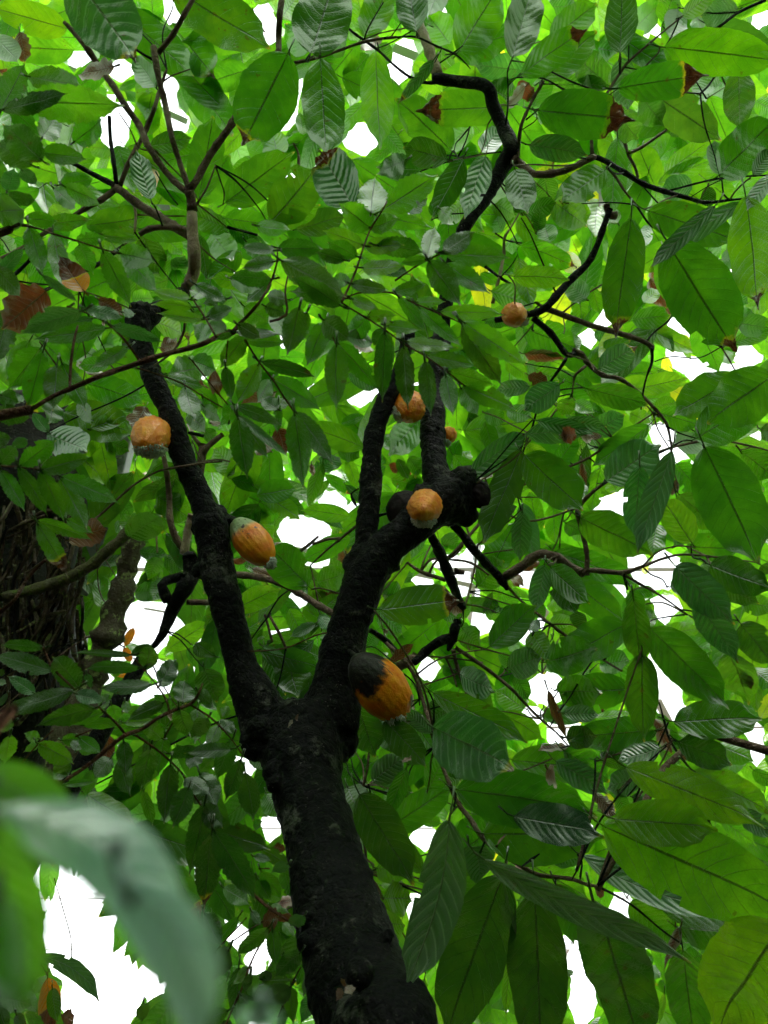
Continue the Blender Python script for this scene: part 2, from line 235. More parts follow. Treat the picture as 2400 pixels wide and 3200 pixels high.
# ------------------------------------------------------------------ traced data (photograph points, later given depth, size and thickness)
LEAVES = """R 0 0
540 230 -60 60 260 v 3
680 405 30 380 270 l 4 .22
560 -250 1110 490 500 s 1 .08
930 60 1560 600 320 g 3
1330 215 1290 -150 215 l 4
1360 190 1720 640 340 g 4 .12
1380 540 1830 1120 330 g 4
1255 705 1080 455 195 d 3
1130 540 1100 990 230 l 4
1290 720 1190 1150 240 l 4
1210 1190 1560 1110 165 d 3
1640 1230 1285 1330 200 g 4
1220 1615 1110 1205 170 s 2
1180 1220 1150 1570 240 o 4
740 350 900 570 170 l 4
920 540 635 605 170 b 1
230 830 1015 850 330 tl 0
15 890 555 745 170 td 0
230 620 675 690 240 tg 1
10 890 210 500 260 tg 1
90 880 335 1105 180 tg 2
340 1115 480 910 220 tg 1
600 1150 835 955 240 tg 2
345 1230 715 1290 190 tg 1
340 1300 30 1000 300 td 0
260 1340 -60 1150 240 td 1
480 1500 770 1440 180 tg 2
900 1220 700 1190 150 l 4
920 1180 1060 1560 220 g 4
690 1350 900 1330 170 l 5
430 1520 620 1690 160 tg 1
520 1510 820 1660 170 tg 1
60 1600 300 1620 130 td 1
60 1540 120 1360 170 ts 1
170 1370 300 1500 130 ts 1
1420 950 1680 1200 130 l 5
-60 40 130 60 190 l 3
50 -20 150 60 110 b 3
-40 300 150 490 210 d 3
160 260 205 500 120 b 3
640 540 770 1000 150 l 5
R 600 0
-150 -60 635 415 420 g 3
965 425 1190 -300 430 d 2
930 430 715 170 290 g 4
1245 400 1010 260 200 g 4
740 440 380 1170 440 g 2 .1
1040 480 1090 1265 330 g 2
1520 420 1560 1195 280 l 3
1400 300 1600 -120 260 g 3
1420 300 1320 -100 180 l 4
450 560 80 680 240 g 4
60 1600 175 930 290 g 3
330 680 225 900 130 l 5
700 1245 650 960 245 l 4
275 1640 835 1220 330 g 3
640 1260 400 1200 160 l 5
640 1800 1010 1360 390 g 3
1300 1670 1030 1210 350 s 1 .22
1450 1720 1480 1430 280 tl 1
1210 1240 1330 860 200 l 4
1740 1290 1500 1410 200 td 1
1430 440 1235 710 200 g 4
1380 1010 1610 1290 160 g 4
1200 1210 1440 1440 170 l 5
1330 1230 1540 1340 140 l 5
560 1270 320 1430 150 g 4
60 1640 310 1250 260 g 4
520 70 760 -60 130 l 4
580 150 760 -60 140 l 5
730 140 880 -60 160 l 4
1520 270 1590 100 110 l 5
170 520 440 430 150 l 5
900 1090 880 900 110 g 4
1400 410 1510 270 120 b 4
440 1670 650 1570 130 l 5
870 1200 980 1310 120 l 5
R 1200 0
265 255 190 -140 245 d 2
530 350 360 120 270 v 4
610 410 960 -140 390 l 3
575 430 1080 260 280 g 3
1045 460 1210 -140 280 d 2
1140 570 720 520 210 s 4
1110 605 1640 230 230 l 2 .2
1350 310 1720 30 240 g 3
1290 645 1720 250 280 g 3
1310 60 1560 40 160 d 4
1310 195 1480 70 120 l 4
1000 860 255 890 290 l 3 .27
1040 810 830 690 240 d 4
400 490 115 835 95 s 1 .15
545 1220 90 790 330 g 3
510 1290 155 1190 215 d 2
290 1375 -60 1350 200 d 3
-40 1720 435 1410 290 tl 1
640 1290 390 1760 190 d 2
820 1270 650 1760 200 s 2
1060 1370 1160 1720 230 d 2
1300 1430 1340 1640 195 d 3
1720 1470 1355 1650 240 g 3
1180 1175 1645 1250 195 s 2
1250 895 2030 965 350 g 2 .27
1410 685 1840 700 165 d 3
0 360 120 520 160 g 4
470 430 690 600 170 l 5
150 490 420 790 180 l 4
20 1080 200 1220 140 l 5
720 1010 490 1210 190 l 4
790 1235 950 1030 180 s 3
700 550 1140 740 200 g 4
1150 700 985 870 160 b 3
1090 660 1215 820 100 b 4
1210 860 1330 570 190 g 4
850 1670 960 1430 190 l 4
1080 560 1270 690 110 l 5
1110 1155 1250 940 130 s 4
60 50 90 290 90 l 5
460 370 700 200 180 l 5
330 170 500 0 180 l 5
R 1760 0
460 425 480 -160 240 d 2
560 250 800 20 220 g 4
815 180 910 -100 190 g 3
965 130 1250 -70 140 l 2
1410 75 1110 130 200 k 3
930 80 880 340 210 k 3
820 385 1790 500 325 v 2
445 715 1170 600 260 g 1 .26
760 780 1275 1130 320 d 3
640 780 810 1010 240 d 3
770 790 1010 1115 210 d 4
1420 560 1430 1050 250 d 3
1270 1415 1740 950 340 g 2
1270 1425 1220 1130 170 k 3
1350 1220 1330 980 160 l 5
1180 200 1710 420 230 d 3
470 470 520 895 220 s 3
150 370 430 420 230 g 4
370 690 70 420 260 d 3
430 900 600 1125 230 d 3
1260 870 1200 660 140 y 5
1320 1000 1380 800 130 y 5
1500 760 1680 650 110 y 5
1560 820 1720 900 170 l 4
750 1495 600 1130 230 l 4
790 1390 830 1010 170 l 5
820 1405 1195 1130 180 l 4
770 1485 1200 1290 150 l 4
220 1120 370 1150 110 l 5
440 1120 390 1740 210 g 3
340 1380 -20 1620 240 g 2
1080 1510 810 1530 205 k 4
540 1500 690 1720 180 l 4
1480 1440 1500 1620 200 g 4
1540 1415 1700 1200 130 s 2
1700 1400 1480 1700 120 s 1
1080 1500 1580 1320 140 l 4
730 480 420 430 160 k 4
1060 100 1130 280 120 d 4
1560 260 1740 310 150 g 4
1180 1515 1180 1680 120 d 3
1250 600 1050 780 160 g 4
R 0 640
230 170 350 560 190 tg 1
200 110 470 130 150 tg 2
390 160 750 110 160 tg 2
430 230 520 680 180 tg 2
640 320 760 560 170 tg 3
700 170 1250 90 230 g 4
620 290 870 260 130 tg 1
810 240 1140 280 130 tg 1
830 370 1065 820 210 tg 0
970 390 1260 460 230 tg 0
1000 420 1280 700 200 tg 2
450 500 -20 470 160 g 4
680 700 480 400 210 o 0 .6
340 570 640 790 90 ts 0
-60 500 170 740 190 td 1
370 700 20 1000 280 b 0
660 860 170 1030 180 ts 0
540 840 200 1010 170 ts 1
760 920 160 1040 120 ts 1
870 1000 260 1080 190 tg 1
690 840 1000 910 130 ts 0
800 770 1000 890 90 b 2
990 870 1100 880 90 ts 1
910 980 1330 1110 130 ts 0
1540 770 1220 690 140 tl 1
1570 830 1230 800 110 tl 1
1650 930 1270 870 110 tl 1
1560 750 1680 640 150 tl 1
330 1160 60 1500 260 tg 2
240 1100 50 1420 190 tg 3
350 1180 230 1650 220 tg 1
460 1300 430 1659 210 tg 1
500 1280 700 1659 190 tg 1
1040 1150 750 1310 130 tg 1
60 860 -40 1290 250 td 2
740 1070 1010 1180 190 l 4
640 1270 860 1430 150 b 4
700 1440 1170 1600 240 g 3
1500 1480 1580 1740 190 tg 1
1640 1560 1680 1700 120 tg 2
1300 1160 1450 1130 130 b 3
1360 1500 1470 1470 90 b 4
1250 940 1480 1050 190 l 3
1070 760 1250 760 150 l 4
1280 200 1480 400 170 l 4
1320 600 1360 350 90 l 4
1370 620 1500 400 160 d 4
1150 240 1300 560 220 d 4
1659 560 1460 640 100 g 4
1120 190 1720 150 260 g 3
-60 420 20 550 130 ts 2
0 560 200 340 120 ts 2
0 270 130 380 120 l 3
1380 1370 1700 1300 280 tg 3
1340 1380 1659 1480 130 tg 2
-30 60 200 40 330 tg 1
400 100 560 30 150 l 3
250 460 420 650 210 g 4
1080 550 1130 760 150 l 4
0 1540 160 1600 170 td 1
170 1600 60 1520 120 ts 2
1340 1620 1460 1560 130 l 4
1659 1000 1560 950 140 l 3
630 1160 780 1300 180 g 4
780 40 860 60 90 l 5
880 1290 640 1300 130 g 3
1250 1300 1400 1400 200 l 4
R 600 640
280 190 -20 60 200 g 3
260 110 640 160 190 g 3
560 90 900 -20 210 g 4
650 160 1040 -10 210 g 3
850 200 1250 80 210 d 3
1450 190 1190 -20 260 tl 1
1390 330 1060 200 170 tl 1
530 170 810 200 150 tl 1
680 370 400 340 110 ts 0
700 350 1080 360 190 td 1
720 450 1260 740 280 td 0
1210 820 810 570 180 td 0
1250 760 790 690 200 td 1
670 460 400 510 140 td 1
650 600 300 580 170 td 1
640 610 440 790 140 td 2
310 600 560 680 170 tg 2
1340 420 1100 300 160 tg 1
1240 450 1000 380 130 td 1
1400 340 1720 320 170 tl 1
1370 510 1720 490 160 tl 1
1450 190 1680 100 170 tl 1
1290 640 1600 690 130 td 0
870 830 770 1210 230 td 0
930 870 770 1180 200 tg 1
1080 950 930 1300 200 tg 1
1060 930 1280 1100 230 td 1
350 1030 730 1040 100 td 0
370 970 560 1080 130 td 0
340 1040 190 1090 70 td 0
280 1020 120 950 140 tg 1
130 1090 10 960 180 tg 2
420 1100 770 1110 120 tg 1
440 1060 230 1320 190 tg 1
560 1270 1010 1390 140 td 1
540 1290 370 1600 210 tg 1
270 1310 320 1580 120 td 1
640 1420 530 1600 150 tg 2
660 1410 1050 1659 220 tg 2
1170 1130 1170 1650 220 tg 0
1180 1120 1520 1500 200 tg 1
1560 1030 1540 1590 185 td 0
1420 910 1240 1100 200 tg 1
1420 910 1659 890 120 tl 1
1290 760 1520 850 110 tl 1
1560 1010 1470 1140 150 td 1
1240 1060 1480 1110 170 td 1
20 640 280 780 140 td 1
0 860 80 940 120 tg 1
120 910 340 820 130 td 1
290 760 80 800 90 td 1
440 640 160 590 140 l 3
160 230 330 440 230 l 4
60 240 120 600 120 d 4
400 380 130 600 180 g 4
300 200 560 300 150 g 4
430 290 560 420 150 tg 2
0 1260 200 1340 200 tg 2
-20 1390 140 1490 90 b 2
240 1440 130 1430 140 b 1
740 1570 700 1659 140 tg 2
670 1520 400 1600 130 b 1
700 1659 560 1560 150 td 1
1320 1130 1460 1190 110 b 3
1290 850 1190 900 90 l 4
590 820 760 880 150 td 1
780 770 600 730 150 td 1
420 820 650 960 200 tg 2
640 870 780 1080 160 tg 2
1140 620 1290 600 130 tg 3
1270 1370 1500 1480 150 s 3
R 1200 640
-60 90 400 180 170 tl 1
-60 330 320 380 190 td 1
-60 480 210 560 150 td 1
480 375 740 210 180 td 0
500 400 1020 420 200 tg 0
350 430 410 170 180 tl 1
350 440 130 470 90 tg 1
360 450 620 810 250 td 0
510 480 860 710 190 tg 1
80 710 340 640 130 tg 1
110 740 330 1010 110 tg 0
260 790 500 780 110 tl 1
280 830 640 1150 150 tg 1
460 865 970 880 150 tl 1
640 950 1150 1290 220 tl 0
630 970 960 1460 240 td 0
20 980 300 1010 120 tg 1
180 1110 600 1150 130 tl 0
350 1220 760 1300 150 tg 1
530 1350 900 1460 180 tg 1
640 1460 1080 1659 200 tg 1
160 1145 200 1650 185 td 0
330 1260 380 1700 170 td 0
500 1380 560 1700 170 tg 0
10 1030 0 1420 190 tg 1
620 1480 760 1700 180 tg 1
60 950 -50 900 100 tl 1
450 30 530 110 150 tg 2
640 0 460 150 170 l 3
400 100 500 -40 180 d 3
0 60 300 -30 130 tl 2
190 60 360 -60 140 td 2
1110 70 1110 -40 110 d 2
950 220 870 -20 190 g 4
1100 60 760 80 180 l 4
1240 210 1270 30 130 d 3
1110 330 1560 500 190 l 3 .1
1050 580 1500 600 170 l 2
1090 430 1200 820 160 l 3
1380 -20 1640 170 250 l 3
1150 80 1400 -20 160 g 3
700 210 940 270 120 l 4
870 700 1200 820 220 g 3
1130 1000 1580 1170 280 g 3
1140 1210 1460 1240 100 b 3
990 1260 1170 1400 130 l 3
1150 1290 1420 1420 220 l 3
1170 1380 1330 1450 90 b 3
1420 1460 1130 1659 200 s 2
1180 1470 900 1500 140 s 3
1510 1560 1440 1700 130 g 2
1540 1600 1700 1680 120 l 3
1130 1200 1400 1080 150 g 4
1640 760 1480 620 180 k 3
1360 600 1240 480 140 l 4
1040 130 1350 330 200 l 4
1340 300 1300 150 170 g 4
1400 200 1430 80 120 l 5
820 940 1000 960 90 d 3
1490 970 1600 1060 140 l 5
1150 560 1300 760 200 g 5
1560 280 1659 240 150 l 5
1400 760 1550 1000 180 l 5
780 560 930 640 90 l 4
860 -30 1060 90 170 l 4
R 1760 640
550 120 420 1060 290 g 1 .13
850 310 1390 1170 480 g 1 .08
820 380 920 820 250 l 3
1480 -60 1570 830 330 v 1 .13
690 50 1420 290 280 g 2 .08
1440 -20 720 430 150 s 1
1230 10 700 500 130 s 1
1560 -30 1310 380 90 s 1
1700 1380 1160 1760 420 g 1
1420 1390 880 1700 300 g 2
540 1450 1030 1340 200 l 3
610 980 1060 1190 170 l 4
500 1000 900 1180 150 l 5
290 1330 600 1140 200 s 2 .13
190 1290 540 1090 200 g 4
190 1490 680 1610 190 g 2
1050 980 1230 1350 220 l 3
1240 1130 1470 1290 200 l 4
1400 1400 1620 1180 100 y 5
1480 1390 1659 1260 90 y 5
1420 960 1680 1000 190 g 3
1360 1180 1700 1060 150 g 3
1380 720 1560 800 160 g 3
1280 500 1450 480 170 g 3
0 0 190 170 240 l 3
280 -40 260 250 200 l 4
700 600 830 830 130 b 4
720 500 760 700 90 b 4
860 820 880 900 60 b 4
560 930 860 900 180 g 4
650 790 780 680 120 l 4
930 830 1000 1000 110 g 4
230 700 300 950 120 g 4
120 700 150 940 140 l 4
50 640 130 800 130 d 4
250 1010 440 1110 160 s 4
20 1060 130 1170 150 g 3
60 1570 60 1700 130 g 3
130 1620 350 1700 130 l 4
740 1640 920 1600 130 g 3
640 1540 960 1530 110 l 4
1000 1230 1210 1350 110 y 5
960 1200 1000 1500 110 y 5
860 980 1050 980 100 y 5
690 200 640 370 120 s 4
820 160 700 60 140 g 4
30 380 100 560 150 y 4
0 420 180 300 170 l 5
440 150 320 0 130 g 3
1150 360 1300 380 170 l 4
1430 1250 1320 1330 140 l 4
100 1200 60 1400 120 l 5
400 1180 700 1280 150 l 5
550 1240 640 1310 130 l 5
1430 870 1560 920 110 g 4
840 1360 720 1500 180 l 5
R 0 1280
160 460 460 240 200 tg 0
330 490 750 370 190 tg 0
0 445 130 290 170 td 0
495 545 980 750 200 tg 0
10 490 205 815 150 tg 0
155 470 390 850 160 tg 0
335 500 530 910 180 tg 0
490 560 720 980 200 tg 0 .1
470 590 545 890 110 td 1
310 550 370 830 80 td 1
300 900 760 1050 130 tg 1
540 890 760 1000 110 tg 1
300 920 560 1350 170 tg 0 .32
560 1060 870 960 130 b 1
-60 30 260 60 190 td 1
440 -60 400 110 200 tg 1
640 -60 740 110 140 tg 1
-80 250 100 230 150 td 1
100 300 230 240 110 td 1
390 180 260 20 120 ts 2
390 200 710 330 270 s 2
520 20 1090 180 330 g 3
740 150 1060 20 150 l 3
850 230 1050 300 160 d 4
1180 -20 1080 160 150 b 3
1520 400 1440 50 130 g 4
1500 200 1560 100 80 b 4
1200 520 1430 550 130 s 4
1050 1030 1320 850 250 d 3
950 900 1060 1070 130 d 4
1090 1150 1330 1180 120 d 4
1290 1200 1200 1370 140 g 4
1330 1200 1480 1300 160 d 4
830 1290 1080 1260 110 d 4
900 1620 900 1300 150 g 4
1050 1560 1290 1560 190 d 4
1280 700 1560 900 240 g 4
970 720 1060 860 130 d 4
880 400 1020 330 110 g 5
720 400 1000 660 180 b 5
1000 520 1290 620 170 b 5
60 570 20 650 70 g 5
560 1280 760 1320 70 s 4
700 1380 770 1560 120 d 5
1480 980 1500 1200 110 g 4
1320 1400 1240 1580 140 g 4
R 600 1280
370 60 450 550 225 td 0
830 30 900 620 225 tg 0
840 20 1140 430 200 td 0
380 50 800 390 90 ts 0
380 80 620 390 180 td 1
640 340 550 250 180 b 1
700 150 760 360 130 b 1
360 -30 740 125 130 td 1
300 100 330 -60 150 tg 1
90 -30 230 90 130 tg 1
-30 20 110 180 170 tg 1
150 110 230 100 70 b 1
700 -60 690 190 90 tg 2
900 130 960 400 80 l 4
970 440 980 540 50 b 3
1320 870 850 800 180 l 4
1050 150 1240 220 130 l 4
530 660 850 600 200 g 4
550 600 790 430 130 l 5
470 760 750 1080 230 l 4
560 720 890 940 190 l 4
340 520 180 300 200 g 4
1080 650 1290 520 160 l 5
1040 680 1200 600 170 l 5
1260 400 1340 640 110 l 4
1280 1000 890 1190 180 l 4
1010 1450 640 1080 320 g 2 .05
660 1080 870 1170 80 b 3
490 1290 680 1370 80 b 3
430 1220 700 1350 150 g 3
1020 1400 1250 1330 230 g 4
340 1620 720 1440 210 l 3
720 1480 880 1720 150 g 4
370 1480 570 1390 160 g 4
400 1200 350 1250 100 b 3
930 1500 1190 1480 60 b 4
1240 1120 1210 1240 80 b 4
1310 1060 1240 1180 100 l 4
900 1570 1100 1640 110 l 4
1200 170 1400 90 100 g 4
1190 300 1360 380 170 g 4
1010 500 1200 380 160 s 4
1540 200 1659 330 130 g 4
1490 600 1530 340 120 g 4
1540 1500 1720 1500 220 g 3
1510 620 1659 690 140 l 5
870 680 940 770 130 l 5
1150 700 1290 780 130 l 5
0 270 20 430 40 l 3
150 650 350 700 120 d 5
1010 1640 1200 1500 120 g 4
1480 700 1600 840 110 g 5
100 300 250 600 110 d 5
100 160 200 260 120 d 4
650 380 780 430 130 l 5
1150 20 1290 140 140 l 5
R 1200 1280
310 60 40 360 260 g 4
-30 1620 640 1530 300 g 1 .2
60 560 350 640 150 g 4
700 530 1170 170 190 s 2
1110 330 800 1060 260 d 2
1140 370 1610 800 340 g 2
1160 200 1659 150 190 s 2 .06
1240 90 1700 190 120 s 2
1440 210 1560 200 110 b 2
1600 210 1680 230 80 b 3
1390 460 1570 210 160 g 3
1120 760 1230 1220 170 k 3
1120 840 1100 1220 150 s 2
770 1090 1060 720 190 l 3
860 1300 1070 900 300 g 3
700 1440 930 1200 300 g 3
1250 1000 1180 650 160 l 4
1370 760 1390 1090 150 l 4
1480 920 1659 1040 160 l 4
1280 1130 1680 1220 170 g 3
1350 1280 1659 1560 220 g 2
1300 1230 1220 1600 160 s 2
1360 1290 1560 1650 210 d 2
1210 1600 1300 1720 130 g 3
940 1650 1240 1640 160 d 3
800 1720 900 1450 150 l 4
940 1600 1090 1470 140 l 4
680 1700 740 1500 120 g 4
1290 1600 1440 1560 110 l 4
1480 1000 1560 1100 80 l 5
560 480 700 330 130 l 4
520 520 610 230 140 g 4
700 80 790 380 160 g 4
700 300 800 330 110 l 5
780 540 880 540 100 b 3
870 180 1000 190 110 l 4
820 30 980 90 150 g 3
1140 290 1330 400 130 l 3
1000 0 1200 60 150 g 4
1480 620 1660 480 150 l 5
1600 350 1640 700 80 d 3
1130 500 1200 640 150 l 4
480 1060 630 1200 160 g 4
190 1300 310 1400 140 s 4
330 1160 450 1350 140 l 5
110 1370 260 1470 80 l 5
330 1430 450 1300 120 l 5
520 1530 630 1640 110 b 3
450 1470 530 1510 60 b 3
1260 1230 1110 1300 60 b 3
1380 950 1100 1000 130 g 5
0 640 130 600 110 l 5
110 400 200 560 90 d 4
60 430 100 520 60 b 4
210 380 300 520 130 g 4
600 1250 720 1130 120 l 5
1100 1340 1050 1420 100 b 4
R 1760 1280
1150 310 1570 1220 470 g 1 .04
1080 235 1700 -120 340 g 2
1200 250 1680 90 130 l 3
350 580 790 270 310 s 2
690 130 230 450 200 g 3
620 460 590 1040 200 s 1
880 340 590 1140 190 s 1
1040 1080 790 700 230 l 2
920 440 1160 720 220 g 3
940 690 1240 970 260 g 3
140 880 720 1160 310 g 2
20 920 160 1000 150 g 3
-60 1150 630 1400 230 g 3
-40 1300 500 1720 300 g 3
1000 1110 1420 1130 260 g 3
1190 1260 1700 1450 270 d 2 
910 1270 1380 1720 280 s 1
810 1440 970 1420 160 d 2
560 1470 610 1720 140 g 2
610 1480 810 1470 120 g 3
640 1720 700 1530 130 l 3
560 1590 720 1680 140 g 3
1290 1440 1580 1560 160 d 2
730 1150 640 1360 150 g 4
700 1370 740 1260 80 y 5
190 290 170 700 110 d 3
300 470 220 830 160 l 3 
150 430 170 680 50 b 3
-20 480 170 740 200 g 3
0 360 130 200 150 g 3
-20 110 350 130 130 s 2
220 200 500 30 200 s 3
140 220 320 210 60 b 3
-10 230 100 180 90 b 2
130 -20 330 30 130 l 4
780 30 1100 120 200 g 3
800 200 920 210 100 s 4
900 270 1180 270 180 g 3
1180 290 1620 640 270 g 3
1450 340 1700 540 260 g 3
1600 160 1720 200 160 d 3
1380 300 1600 250 130 l 4
1020 400 1130 390 110 l 4
760 930 720 1180 180 g 3
880 1050 820 1150 130 g 4
900 1100 1050 900 130 g 3
1100 900 1200 1000 140 l 4
920 1180 1060 1240 130 l 4
440 700 360 560 160 l 4
560 680 440 860 120 l 5
470 860 560 930 130 g 4
910 570 880 700 60 b 3
1170 1220 1200 1360 160 g 3
1440 1560 1700 1600 190 g 3
1600 1260 1680 1320 120 d 2
1520 620 1640 700 110 l 5
180 250 40 420 200 l 4
0 40 120 150 110 l 5
540 30 700 100 150 l 4
730 20 710 200 120 g 4
660 160 730 250 110 l 5
1560 1000 1680 1120 110 g 4
R 0 1920
350 270 10 240 120 td 0
425 460 -60 320 180 td 0
640 600 430 330 230 td 0
595 615 -20 800 180 td 0
770 760 290 890 190 td 0
610 640 840 700 140 ts 0
1135 435 690 430 120 td 0
1230 570 800 590 140 td 0
1070 330 580 300 70 td 1
1180 445 1220 240 190 td 1
1060 330 1240 240 100 td 1
1290 580 1430 350 180 td 1
1330 715 1030 850 140 td 1
1380 790 1240 640 130 tg 2
1480 720 1500 520 210 td 1
1480 710 1430 590 160 tg 2
280 640 60 490 130 ts 1
110 870 -60 930 130 tg 1
80 980 40 1200 160 tl 1
320 1010 200 960 110 tl 1
320 1040 190 1110 80 tl 1
310 1050 600 1200 190 tl 1
900 730 960 870 130 tl 2
1010 640 1030 760 90 tg 2
800 750 900 640 110 tg 2
1010 880 1280 860 90 tl 2
840 790 560 900 110 tg 2
670 900 1000 880 110 tg 2
610 1110 640 1010 130 tg 2
640 1000 820 1120 130 tg 2
500 1020 700 1010 120 tg 2
1100 980 1370 900 140 tg 1
1450 760 1520 980 190 tg 1
1600 760 1580 1040 190 tg 1
1320 1010 1160 880 160 tg 1
1330 1000 1280 1300 170 tg 2
1370 1130 1680 1090 130 td 1
1220 1080 1140 1420 190 td 1 
1380 1215 1330 1680 200 td 0
1530 1400 1400 1720 210 td 0
1500 1330 1700 1460 170 td 1
1000 1030 1020 1300 150 td 2
900 1160 760 1330 180 td 1
960 1180 1060 1460 180 td 2
700 1240 560 1380 130 tg 2
750 1260 700 1480 140 tg 2
640 1060 760 1120 120 tg 2
700 1460 1110 1700 180 l 1
520 1380 780 1350 70 tg 1
450 1200 560 1300 140 td 2
560 1200 430 1350 140 td 3
1160 1430 1240 1700 90 g 3
1200 1500 1180 1300 80 l 4
1090 1240 1050 1400 70 l 4
1250 300 1640 40 200 l 4
1660 230 1400 330 200 l 5
1640 380 1440 400 110 l 5
1450 -20 1700 30 120 l 5
1080 110 1010 260 70 o 4
1100 490 950 500 40 o 4
1060 380 1000 260 70 o 4
1240 640 1400 720 150 l 4
1560 200 1720 280 140 d 3
60 640 -10 740 50 s 3
0 800 60 860 80 g 3
-30 460 40 480 60 g 3
-20 540 50 560 60 g 3
700 480 740 600 80 ts 1
1600 620 1720 730 130 td 2
1440 1290 1420 1440 120 tg 3
1640 1180 1600 1280 110 g 3
1460 1580 1560 1450 120 tg 2
1350 800 1450 850 60 b 3
880 980 860 1200 90 b 4
840 920 940 1100 120 g 5
R 600 1920
1000 75 790 180 110 ts 2
600 290 760 640 200 d 3
760 330 860 660 300 d 3
560 300 1050 420 200 d 3
1060 350 850 250 140 g 4
400 200 640 40 160 l 4
700 -60 850 230 170 l 4
900 -60 1060 60 120 l 4
530 200 640 260 100 l 4
560 200 760 280 60 ts 2
-20 300 120 250 130 l 4
190 340 20 220 120 td 2
100 450 200 700 240 d 3
60 650 180 760 110 td 2
130 840 -10 1000 170 td 1
220 900 120 1080 130 tg 1
330 1010 200 1330 180 td 1
240 930 340 860 170 td 1
330 1090 -60 1110 140 td 0
60 1290 200 1560 250 td 1
400 1170 270 1500 170 td 1
430 1280 500 1659 200 td 1
100 1540 30 1300 210 td 1
90 1560 250 1720 200 td 1
560 1130 500 1240 150 g 3
470 1180 620 1230 100 g 3
600 1450 700 1640 180 g 3
560 1540 650 1700 140 l 4
520 1380 640 1500 100 g 4
1340 720 1480 1140 240 d 2
1520 860 1700 1110 220 d 2
1420 250 1500 120 150 g 3
1290 1050 1330 880 130 d 3
1210 1200 1350 1420 130 d 3
1260 1400 1400 1700 260 d 2
1460 1350 1720 1150 200 s 2
1420 1380 1590 1590 150 l 3
1640 1400 1590 1620 70 y 3
1470 1560 1620 1700 120 d 3
1480 -40 1700 150 190 g 3
1560 120 1720 180 110 l 4
1250 1130 1340 1050 120 d 3
1540 870 1659 1000 120 g 4
1440 1360 1620 1440 140 g 4
1500 1170 1400 1120 90 l 4
20 760 80 820 60 l 5
40 1110 -20 1250 150 td 1
180 1160 60 1280 130 tg 2
1040 0 1120 120 110 s 3
1060 160 1100 240 80 g 3
300 750 240 830 100 l 4
R 1200 1920
400 920 1040 1240 470 s 0 .04
590 1420 1720 1600 420 g 1
400 640 1160 1010 220 g 1
620 490 900 620 220 s 2
1010 440 1280 340 230 s 2
860 290 1230 -60 230 g 2
1310 390 1720 260 280 g 2
1410 625 1760 630 260 g 2
1310 820 1710 800 170 s 3
1480 1000 1720 980 180 d 2
1190 150 1330 360 180 g 2
1040 1180 1720 1250 270 g 2
1490 1070 1250 1090 90 b 2
1330 620 1480 1000 60 b 2
1320 1250 1400 1370 110 b 0
380 960 180 790 120 s 1
10 860 340 1220 230 d 1
190 780 420 1130 190 g 2
170 1300 -60 1260 210 s 2
210 1160 150 1200 50 b 1
500 740 320 900 190 d 2
-10 1760 560 1380 240 g 2
360 1420 480 1150 190 g 2
180 1250 40 1620 130 g 2
300 1260 280 1420 90 g 4
480 1060 620 1340 160 d 3
560 1240 620 1330 40 b 2
600 1330 470 1400 120 g 3
1130 760 900 600 200 l 3
960 800 1280 1000 180 l 3
1110 480 1230 700 160 g 3
1170 590 1260 760 150 g 4
1100 540 1260 480 150 l 4
700 600 430 400 160 l 4
420 350 560 600 190 l 4
620 60 660 190 110 g 3
640 120 780 270 200 g 3
970 450 940 300 120 g 3
800 400 700 290 120 g 4
1020 300 1090 200 100 l 4
1280 480 1430 440 150 l 4
1340 60 1560 90 160 l 3
1400 130 1580 200 90 l 3
1590 100 1560 -40 120 d 2
1240 140 1270 30 80 s 2
0 200 110 260 110 l 4
-20 260 130 300 80 l 4
270 500 390 560 130 g 4
320 650 400 740 110 l 4
60 380 240 230 70 b 2
200 640 250 760 90 b 2
770 520 860 420 100 l 5
780 20 830 140 90 l 4
1500 500 1659 460 100 l 4
1480 1040 1290 1020 60 g 4
820 1520 720 1640 150 g 3
1060 1640 660 1460 120 g 2 
720 1620 1000 1640 150 g 3
60 1440 0 1600 110 l 3
0 980 150 1120 120 g 3
20 1400 240 1440 120 d 3
450 -40 650 60 120 g 3
1300 700 1380 800 110 g 3
1540 1060 1659 1090 60 l 4
0 120 30 150 30 b 1
R 1760 1920
570 -120 620 390 210 g 1
640 330 650 1010 250 g 1 
700 110 1340 740 330 g 1
900 870 1600 820 300 g 1
540 605 -20 630 270 g 2
750 940 40 1000 240 g 2
500 80 -60 370 300 g 2
0 1100 370 1340 230 g 2
-60 1190 360 1440 190 s 2
510 1240 1620 1680 310 v 0
420 1660 1240 1720 340 v 0
930 1030 1360 1200 230 d 1
790 1080 440 1180 170 s 1
1060 1270 1700 1600 260 v 1
310 1180 530 1250 70 g 1
640 1320 350 1400 200 s 2
300 1180 770 1010 160 d 2
400 1100 320 1200 120 d 2
1350 320 1500 700 260 g 2
1440 80 1720 420 250 d 2
1090 -100 1410 370 240 s 1
790 110 1130 60 180 l 3
690 110 800 -40 140 l 3
980 210 1200 290 150 l 3
1200 400 1350 720 110 l 3
800 500 1090 730 150 g 3
1450 420 1520 600 80 b 2
1530 440 1720 590 180 g 3
1560 560 1560 780 110 l 3
1600 840 1720 620 120 y 4
250 840 560 790 90 l 3
60 520 220 430 110 l 3
300 400 540 370 200 g 3
0 170 140 110 110 l 3
0 830 290 840 130 s 2
1250 1060 1540 1180 200 l 3
920 960 1200 1010 70 l 3
740 850 880 1120 130 b 3
780 1110 960 1200 110 g 3
1440 960 1500 1090 70 l 4
1600 1000 1620 1290 130 g 4
1580 880 1700 960 110 l 4
560 1400 780 1330 130 l 3
880 1480 760 1400 110 g 3
1110 1500 860 1400 200 g 2
